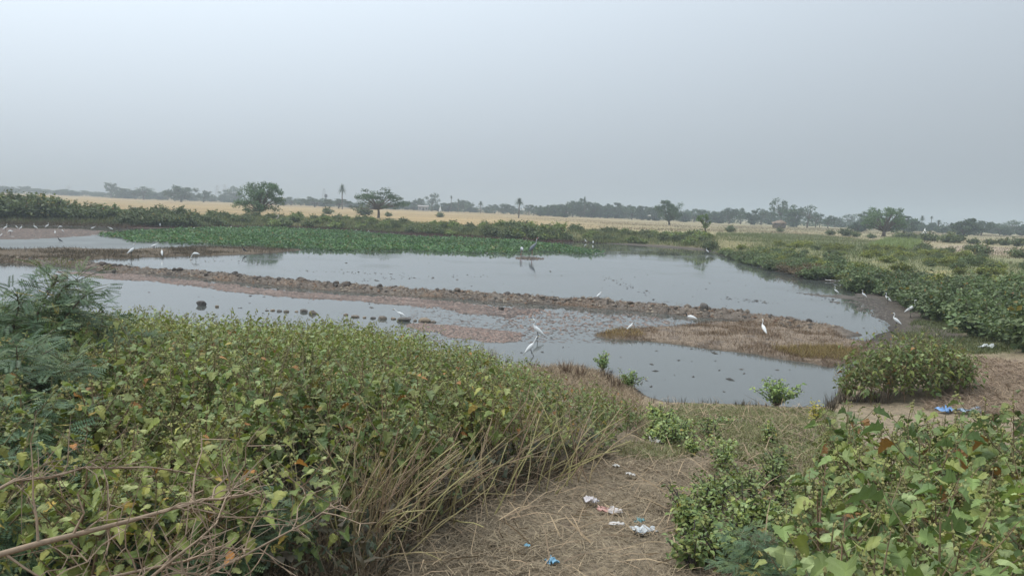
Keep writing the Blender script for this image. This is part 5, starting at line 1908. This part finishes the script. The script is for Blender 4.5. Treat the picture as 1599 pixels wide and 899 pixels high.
def bird_meshes(body, cols, bill, billc, hip, legc, thick=0.009, head_from=None, head_col=None):
    V, F = loft(body)
    n_ = len(body)
    C = np.repeat(np.asarray(cols, float), 10, 0) if np.ndim(cols) == 2 else np.broadcast_to(np.asarray(cols, float), (n_ * 10, 3)).copy()
    a = Acc()
    a.add(V, F, C)
    me = a.mesh('bird', M_bird, True)
    a = Acc()
    Vb, Fb = tube([(p[0], 0, p[1]) for p in bill], np.linspace(bill[0][2], 0.002, len(bill)), 6)
    a.add(Vb, Fb, billc)
    mb = a.mesh('bill', M_bird, True)
    legs = []
    for s in (-1, 1):
        a = Acc()
        hx, hz = hip
        y = s * 0.03
        Vl, Fl = tube([(hx, y, hz), (hx - 0.03, y, hz * 0.52), (hx + 0.01 + 0.02 * s, y, 0.012)], [thick * 1.3, thick, thick * 0.8], 5)
        a.add(Vl, Fl, legc)
        fx = hx + 0.01 + 0.02 * s
        for dy, dx in ((0, 0.07), (0.035, 0.055), (-0.035, 0.055), (0, -0.035)):
            Vl, Fl = tube([(fx, y, 0.01), (fx + dx, y + dy, 0.006)], [thick * 0.7, thick * 0.35], 4)
            a.add(Vl, Fl, legc)
        legs.append(a.mesh('leg', M_bird))
    return me, mb, legs


DK, YL = (0.03, 0.03, 0.03), (0.55, 0.36, 0.06)
B_up = bird_meshes([(-0.33, 0.27, 0.012, 0.02), (-0.26, 0.32, 0.035, 0.04), (-0.14, 0.41, 0.075, 0.075), (-0.02, 0.50, 0.095, 0.09), (0.07, 0.57, 0.08, 0.075), (0.13, 0.62, 0.045, 0.04),
                    (0.155, 0.68, 0.026, 0.024), (0.13, 0.74, 0.021, 0.02), (0.10, 0.80, 0.019, 0.018), (0.10, 0.86, 0.019, 0.018), (0.13, 0.905, 0.022, 0.022), (0.17, 0.915, 0.024, 0.024), (0.205, 0.908, 0.014, 0.014)],
                   WHITE, [(0.20, 0.908, 0.013), (0.26, 0.90, 0.008), (0.315, 0.89, 0.002)], YL, (-0.02, 0.44), DK)
B_hun = bird_meshes([(-0.28, 0.22, 0.012, 0.02), (-0.21, 0.29, 0.04, 0.045), (-0.10, 0.39, 0.085, 0.08), (0.0, 0.48, 0.10, 0.095), (0.07, 0.555, 0.085, 0.075), (0.10, 0.615, 0.055, 0.045),
                     (0.10, 0.66, 0.038, 0.032), (0.115, 0.695, 0.03, 0.028), (0.15, 0.71, 0.026, 0.025), (0.185, 0.70, 0.014, 0.014)],
                    WHITE, [(0.18, 0.70, 0.013), (0.235, 0.685, 0.008), (0.285, 0.67, 0.002)], YL, (-0.01, 0.40), DK)
B_lean = bird_meshes([(-0.34, 0.40, 0.012, 0.02), (-0.26, 0.42, 0.035, 0.04), (-0.14, 0.47, 0.075, 0.075), (0.0, 0.52, 0.09, 0.085), (0.10, 0.565, 0.07, 0.065), (0.17, 0.60, 0.035, 0.032),
                      (0.24, 0.65, 0.023, 0.022), (0.31, 0.71, 0.02, 0.019), (0.37, 0.765, 0.02, 0.019), (0.41, 0.785, 0.024, 0.023), (0.445, 0.778, 0.015, 0.015)],
                     WHITE, [(0.44, 0.778, 0.013), (0.50, 0.765, 0.008), (0.555, 0.75, 0.002)], YL, (-0.03, 0.45), DK)
B_feed = bird_meshes([(-0.30, 0.40, 0.012, 0.02), (-0.22, 0.42, 0.04, 0.04), (-0.10, 0.45, 0.08, 0.08), (0.03, 0.45, 0.085, 0.08), (0.12, 0.43, 0.06, 0.055), (0.18, 0.38, 0.03, 0.028),
                      (0.22, 0.31, 0.021, 0.02), (0.25, 0.24, 0.019, 0.018), (0.28, 0.19, 0.022, 0.021), (0.30, 0.165, 0.014, 0.014)],
                     WHITE, [(0.30, 0.165, 0.013), (0.33, 0.11, 0.008), (0.35, 0.06, 0.002)], YL, (-0.02, 0.40), DK)
ibis_c = [WHITE] * 5 + [(0.05, 0.05, 0.05)] * 5
B_ibis = bird_meshes([(-0.30, 0.37, 0.015, 0.02), (-0.21, 0.40, 0.055, 0.055), (-0.08, 0.43, 0.095, 0.09), (0.05, 0.45, 0.10, 0.09), (0.15, 0.46, 0.06, 0.055), (0.20, 0.50, 0.034, 0.03),
                      (0.22, 0.56, 0.028, 0.026), (0.24, 0.61, 0.028, 0.026), (0.275, 0.625, 0.027, 0.025), (0.30, 0.61, 0.015, 0.015)],
                     ibis_c, [(0.29, 0.61, 0.014), (0.35, 0.57, 0.010), (0.39, 0.50, 0.007), (0.405, 0.43, 0.003)], DK, (0.0, 0.38), DK)
GREY, RED = (0.15, 0.165, 0.18), (0.28, 0.06, 0.045)
cr_c = [GREY] * 6 + [(0.28, 0.29, 0.30)] * 3 + [(0.60, 0.58, 0.56), RED, RED, (0.55, 0.53, 0.48), (0.55, 0.53, 0.48)]
B_crane = bird_meshes([(-0.30, 0.52, 0.03, 0.03), (-0.26, 0.61, 0.085, 0.07), (-0.17, 0.73, 0.13, 0.11), (-0.04, 0.86, 0.145, 0.13), (0.08, 0.97, 0.115, 0.10), (0.16, 1.06, 0.065, 0.055),
                       (0.23, 1.14, 0.04, 0.036), (0.25, 1.25, 0.034, 0.03), (0.27, 1.36, 0.031, 0.028), (0.30, 1.45, 0.03, 0.027), (0.325, 1.51, 0.032, 0.03), (0.36, 1.55, 0.036, 0.034), (0.41, 1.56, 0.034, 0.032), (0.45, 1.55, 0.02, 0.02)],
                      cr_c, [(0.44, 1.55, 0.02), (0.53, 1.54, 0.012), (0.61, 1.525, 0.003)], (0.20, 0.19, 0.15), (-0.06, 0.78), (0.30, 0.16, 0.15), 0.016)
cr_f = [(0.42, 0.43, 0.44)] * 6 + [GREY] * 2 + [RED] * 3
B_cranef = bird_meshes([(-0.45, 0.74, 0.03, 0.03), (-0.36, 0.80, 0.09, 0.08), (-0.20, 0.86, 0.15, 0.13), (-0.02, 0.88, 0.16, 0.14), (0.13, 0.84, 0.12, 0.10), (0.22, 0.74, 0.06, 0.055),
                        (0.28, 0.60, 0.038, 0.034), (0.32, 0.45, 0.033, 0.03), (0.35, 0.32, 0.033, 0.03), (0.38, 0.24, 0.036, 0.034), (0.41, 0.19, 0.02, 0.02)],
                       cr_f, [(0.40, 0.19, 0.02), (0.44, 0.11, 0.012), (0.47, 0.04, 0.003)], (0.20, 0.19, 0.15), (-0.06, 0.78), (0.30, 0.16, 0.15), 0.016)
B_corm = bird_meshes([(-0.26, 0.10, 0.012, 0.03), (-0.18, 0.15, 0.035, 0.04), (-0.07, 0.22, 0.06, 0.055), (0.02, 0.28, 0.06, 0.055), (0.07, 0.34, 0.04, 0.036), (0.09, 0.41, 0.026, 0.024),
                      (0.085, 0.47, 0.022, 0.02), (0.10, 0.52, 0.024, 0.022), (0.135, 0.53, 0.022, 0.02), (0.16, 0.525, 0.012, 0.012)],
                     (0.025, 0.025, 0.028), [(0.155, 0.525, 0.010), (0.19, 0.52, 0.008), (0.22, 0.51, 0.002)], (0.10, 0.09, 0.07), (0.0, 0.2), DK)
POSES = {'up': (B_up, 0.93), 'hun': (B_hun, 0.73), 'lean': (B_lean, 0.80), 'feed': (B_feed, 0.52), 'ibis': (B_ibis, 0.65), 'crane': (B_crane, 1.59), 'cranef': (B_cranef, 1.04), 'corm': (B_corm, 0.55)}


def bird(name, label, px, foot, hpx, pose, face, cat='bird', group=None, z=None):
    """face: heading in degrees, 0 = to the right of the picture, 180 = to the left, 90 = away"""
    (me, mb, legs), h0 = POSES[pose]
    p = W(px, foot, 0.0 if z is None else z)
    zz = max(zg1(*p), -0.05) if z is None else z
    s = hpx / FPX * math.hypot(np.linalg.norm(p), H) / h0
    o = obj(name, me, None, (p[0], p[1], zz), math.radians(face) - math.atan2(p[0], p[1]), s)
    tag(o, label, cat, group)
    obj('bill', mb, o)
    for lg in legs:
        obj('leg', lg, o)
    return o


bird('egret', 'tall white egret standing upright in the near shallows facing left', 838, 530, 34, 'up', 170)
bird('egret', 'white egret leaning forward with raised head behind the near rusty tufts', 836, 556, 30, 'lean', 15).rotation_euler[1] = -0.45
bird('egret', 'white egret bending over the row of stones in the shallow water', 625, 500, 19, 'lean', 165)
bird('egret', 'hunched white egret on the back edge of the middle bund', 935, 468, 14, 'hun', 20)
bird('egret', 'small white egret at the yellow left end of the spit', 984, 522, 15, 'hun', 15)
bird('ibis', 'white ibis with a dark head and neck wading above the spit', 1078, 512, 20, 'ibis', 180)
bird('egret', 'upright white egret on the right part of the brown spit', 1191, 531, 27, 'up', 120)
bird('egret', 'largest white egret on the right mud below the hedge facing right', 1422, 498, 25, 'up', 10)
bird('egret', 'white egret facing left just above the round bush', 1398, 513, 21, 'up', 172)
bird('egret', 'slim white egret in the middle of the right mudflat', 1385, 476, 16, 'up', 160)
bird('egret', 'white egret with curved neck on the thin mud line at right', 1348, 468, 13, 'up', 170)
bird('egret', 'small white egret in the dark reflection below the right hedge', 1305, 461, 12, 'up', 175)
bird('egret', 'small white egret crouching on the mud under the rusty bush', 1249, 421, 7, 'hun', 20)
bird('egret', 'tall pale egret standing in front of the left brown sedge', 206, 403, 19, 'up', 25)
bird('egret', 'white egret leaning right in the left brown sedge', 241, 393, 12, 'lean', 20)
bird('ibis', 'round white wading bird seen from behind at the left sedge', 253, 402, 12, 'hun', 95)
bird('egret', 'white egret feeding low at the right end of the left sedge', 305, 405, 11, 'feed', 170)
bird('cormorant', 'thin dark cormorant standing at the tip of the left sedge', 381, 396, 10, 'corm', 175)
bird('cormorant', 'dark cormorant standing in the shallow strip at far left', 93, 378, 8, 'corm', 180)
bird('cormorant', 'black cormorant resting by the right tip of the weed mat', 917, 391, 7, 'corm', 10)
bird('crane', 'tall grey crane with a red head standing on the tiny islet', 832, 402, 32, 'crane', 30)
bird('crane', 'pale grey crane feeding head down on the tiny islet', 814, 402, 17, 'cranef', 105)
LBL = 'small white egret in the loose flock on the far left mudflat'
for px, ft, hp, ps, fc in [(9, 362, 10, 'up', 20), (16, 367, 6, 'feed', 160), (26, 358, 5, 'hun', 170), (33, 361, 8, 'up', 30), (55, 360, 9, 'up', 170), (74, 358, 9, 'up', 20), (94, 359, 5, 'feed', 170), (86, 367, 6, 'hun', 90), (98, 364, 5, 'hun', 170), (2, 372, 6, 'hun', 20)]:
    bird('egret', LBL, px, ft, hp, ps, fc, 'bird', 'egret flock on the left mudflat')
LB2 = 'distant white egret on the far shore behind the green weed mat'
for px, ft, hp, ps, fc in [(145, 361, 7, 'lean', 20), (173, 361, 7, 'lean', 170), (250, 356, 6, 'hun', 90), (303, 360, 5, 'hun', 90), (361, 358, 5, 'hun', 90), (543, 355, 6, 'hun', 160), (556, 364, 6, 'hun', 90), (575, 364, 6, 'up', 20), (606, 361, 5, 'hun', 20)]:
    bird('egret', LB2, px, ft, hp, ps, fc, 'bird', 'egrets along the far shore')
bird('egret', 'white egret standing at the back edge of the weed mat near the middle', 774, 373, 9, 'up', 20)
bird('egret', 'small white egret on the far shore right of the cranes', 914, 379, 7, 'up', 160)
bird('egret', 'tiny round white egret on the far shore beside another', 926, 381, 6, 'hun', 90)
bird('egret', 'white egret standing at the corner where the right bank begins', 1104, 396, 9, 'up', 170)
p = W(94, 318, 3.0)
bird('perched_bird', 'dark bird perched on top of the far left hedge', 94, 320, 8, 'corm', 30, z=3.05)

# egrets on the wing
Vb, Fb = loft([(-0.42, 0.0, 0.01, 0.012), (-0.25, 0.01, 0.03, 0.03), (-0.08, 0.02, 0.07, 0.065), (0.08, 0.03, 0.075, 0.07), (0.2, 0.03, 0.05, 0.045), (0.27, 0.05, 0.04, 0.03), (0.30, 0.07, 0.03, 0.025), (0.34, 0.06, 0.014, 0.013)])
for px, py, d, lab in [(817, 327, 150, 'white egret flying low before the dark date palm'), (1014, 337, 150, 'white egret flying low before the grove left of the round tree')]:
    b = at(px, py, d)
    a = Acc()
    a.add(Vb, Fb, WHITE)
    root = a.build('flying_egret', M_bird, None, True)
    root.location = tuple(b)
    root.rotation_euler = (0, 0, 0.15)
    tag(root, lab, 'bird', 'flying egrets')
    for s in (-1, 1):
        a = Acc()
        P_ = [(0.12, 0.05, 0.05), (0.16, 0.3, 0.16), (0.1, 0.62, 0.12), (0.0, 0.78, 0.02), (-0.08, 0.6, 0.08), (-0.1, 0.3, 0.12), (-0.12, 0.05, 0.04)]
        V = [(x, s * y, z + 0.012) for x, y, z in P_] + [(x, s * y, z - 0.012) for x, y, z in P_]
        Fw = []
        for i in range(1, 6):
            Fw += [(0, i, i + 1), (7, 7 + i + 1, 7 + i)]
        for i in range(7):
            j = (i + 1) % 7
            Fw += [(i, j, 7 + j), (i, 7 + j, 7 + i)]
        a.add(V, Fw, WHITE)
        a.build('wing', M_bird, root)
    a = Acc()
    V, Fc = tube([(0.33, 0, 0.06), (0.43, 0, 0.045)], [0.012, 0.002], 5)
    a.add(V, Fc, YL)
    a.build('bill', M_bird, root)

# ------------------------------------------------------------------ litter


def litter(name, label, px, py, w, l, seed, col, col2=None, amp=0.25, rz=0.0, up=0.0):
    r = np.random.default_rng(seed)
    g = G(px, py)
    n_ = 9
    u, v = np.meshgrid(np.linspace(-0.5, 0.5, n_), np.linspace(-0.5, 0.5, n_), indexing='ij')
    x = u * l + 0.05 * l * r.normal(0, 1, u.shape)
    y = v * w * (1 + 0.35 * np.sin(6 * u + seed)) + 0.05 * w * r.normal(0, 1, u.shape)
    z = np.abs(amp * w * fbm(u * 4 + seed, v * 4, seed) * 2.0) + 0.03 * w
    V = np.stack([x.ravel(), y.ravel(), z.ravel()], 1)
    ix = np.arange(n_ * n_).reshape(n_, n_)
    F = np.concatenate([np.stack([ix[:-1, :-1], ix[1:, :-1], ix[1:, 1:]], -1).reshape(-1, 3), np.stack([ix[:-1, :-1], ix[1:, 1:], ix[:-1, 1:]], -1).reshape(-1, 3)])
    V2 = V - np.array([0, 0, 0.004])
    VV = np.concatenate([V, V2])
    FF = np.concatenate([F, F[:, ::-1] + len(V)])
    rim = list(ix[0, :]) + list(ix[1:, -1]) + list(ix[-1, -2::-1]) + list(ix[-2:0:-1, 0])
    rf = []
    for i in range(len(rim)):
        p, q = rim[i], rim[(i + 1) % len(rim)]
        rf += [(p, q, q + len(V)), (p, q + len(V), p + len(V))]
    FF = np.concatenate([FF, np.array(rf)])
    c = np.repeat(np.asarray([col], float), len(VV), 0)
    if col2 is not None:
        m_ = np.concatenate([u.ravel(), u.ravel()]) < 0.0
        c[m_] = col2
    o = obj(name, make_mesh(name, VV, FF, [M_plastic], None, c, True), None, (g[0], g[1], zg1(g[0], g[1]) + 0.015 + up), rz)
    tag(o, label, 'litter')


litter('plastic_bag', 'torn pink and white plastic bag lying on the straw path', 952, 803, 0.09, 0.22, 1, (0.45, 0.41, 0.39), (0.42, 0.22, 0.18), 0.3, -0.25, 0.01)
litter('plastic_bag', 'pale crumpled plastic sheet left of the pink bag', 923, 790, 0.10, 0.13, 2, (0.5, 0.46, 0.46), None, 0.4, -0.5, 0.03)
litter('paper_scrap', 'small white paper scrap below the pink bag', 963, 827, 0.05, 0.12, 3, (0.6, 0.57, 0.54), None, 0.3, -0.1, 0.03)
litter('foil_wrapper', 'long crumpled silvery wrapper on the straw path', 1006, 835, 0.10, 0.20, 4, (0.46, 0.48, 0.48), None, 0.45, 0.25, 0.01)
litter('plastic_scrap', 'bit of teal plastic standing behind the silvery wrapper', 998, 823, 0.06, 0.07, 5, (0.10, 0.22, 0.22), None, 0.5, 0.9, 0.03)
litter('plastic_scrap', 'light blue plastic scrap at the bottom of the path', 861, 882, 0.07, 0.09, 6, (0.15, 0.31, 0.42), None, 0.3, 0.6, 0.01)
litter('plastic_scrap', 'tiny blue plastic scrap left of the larger blue one', 823, 861, 0.035, 0.045, 7, (0.14, 0.32, 0.42), None, 0.3, 0.2, 0.03)
litter('paper_scrap', 'crumpled white paper at the thicket edge by the path', 1023, 697, 0.15, 0.16, 8, (0.48, 0.46, 0.42), None, 0.5, 0.4, 0.02)
litter('paper_scrap', 'small white scrap under the thicket edge', 962, 734, 0.06, 0.08, 9, (0.6, 0.57, 0.52), None, 0.4, 1.4, 0.03)
litter('paper_scrap', 'dull white scrap right of another below the thicket', 985, 747, 0.05, 0.10, 10, (0.55, 0.51, 0.46), None, 0.4, -0.4, 0.03)
litter('plastic_bag', 'bright blue plastic bag behind the right thicket', 1478, 645, 0.25, 0.28, 11, (0.13, 0.25, 0.45), None, 0.3, 0.3, 0.02)
litter('plastic_sheet', 'pale blue plastic sheet on the straw behind the right thicket', 1516, 645, 0.22, 0.55, 12, (0.27, 0.34, 0.41), None, 0.2, 0.1, 0.02)
litter('plastic_bag', 'grey white plastic bag on the straw right of the round bush', 1541, 546, 0.3, 0.5, 13, (0.5, 0.52, 0.5), None, 0.4, 0.2, 0.05)
litter('plastic_sheet', 'white litter strip on the mud below the right hedge', 1311, 441, 0.35, 0.8, 14, (0.6, 0.58, 0.55), None, 0.2, 0.3, 0.03)
litter('plastic_sheet', 'second whitish litter strip left along the right mud rim', 1296, 439, 0.25, 0.6, 15, (0.5, 0.47, 0.44), None, 0.2, 0.1, 0.03)

# ------------------------------------------------------------------ haze: one closed box of thin air round the whole place
a = Acc()
box(a, -5200, 5200, -5200, 5200, -1.6, 40.0, (1, 1, 1))
mh, n, N_, L_ = mat_new('haze_air')
o_ = N_('ShaderNodeOutputMaterial')
pv = N_('ShaderNodeVolumePrincipled')
pv.inputs['Color'].default_value = (0.56, 0.615, 0.66, 1)
pv.inputs['Density'].default_value = 0.0010
pv.inputs['Anisotropy'].default_value = 0.0
L_(pv.outputs[0], o_.inputs['Volume'])
V, F, C, M_ = a.arrays()
hz = obj('haze', make_mesh('haze', V, F, [mh]))
tag(hz, 'pale dusty haze in the air over the fields', kind='stuff')
print('plants', len(PL), len(PR), 'right bushes', nb_, 'objects', len(bpy.data.objects))
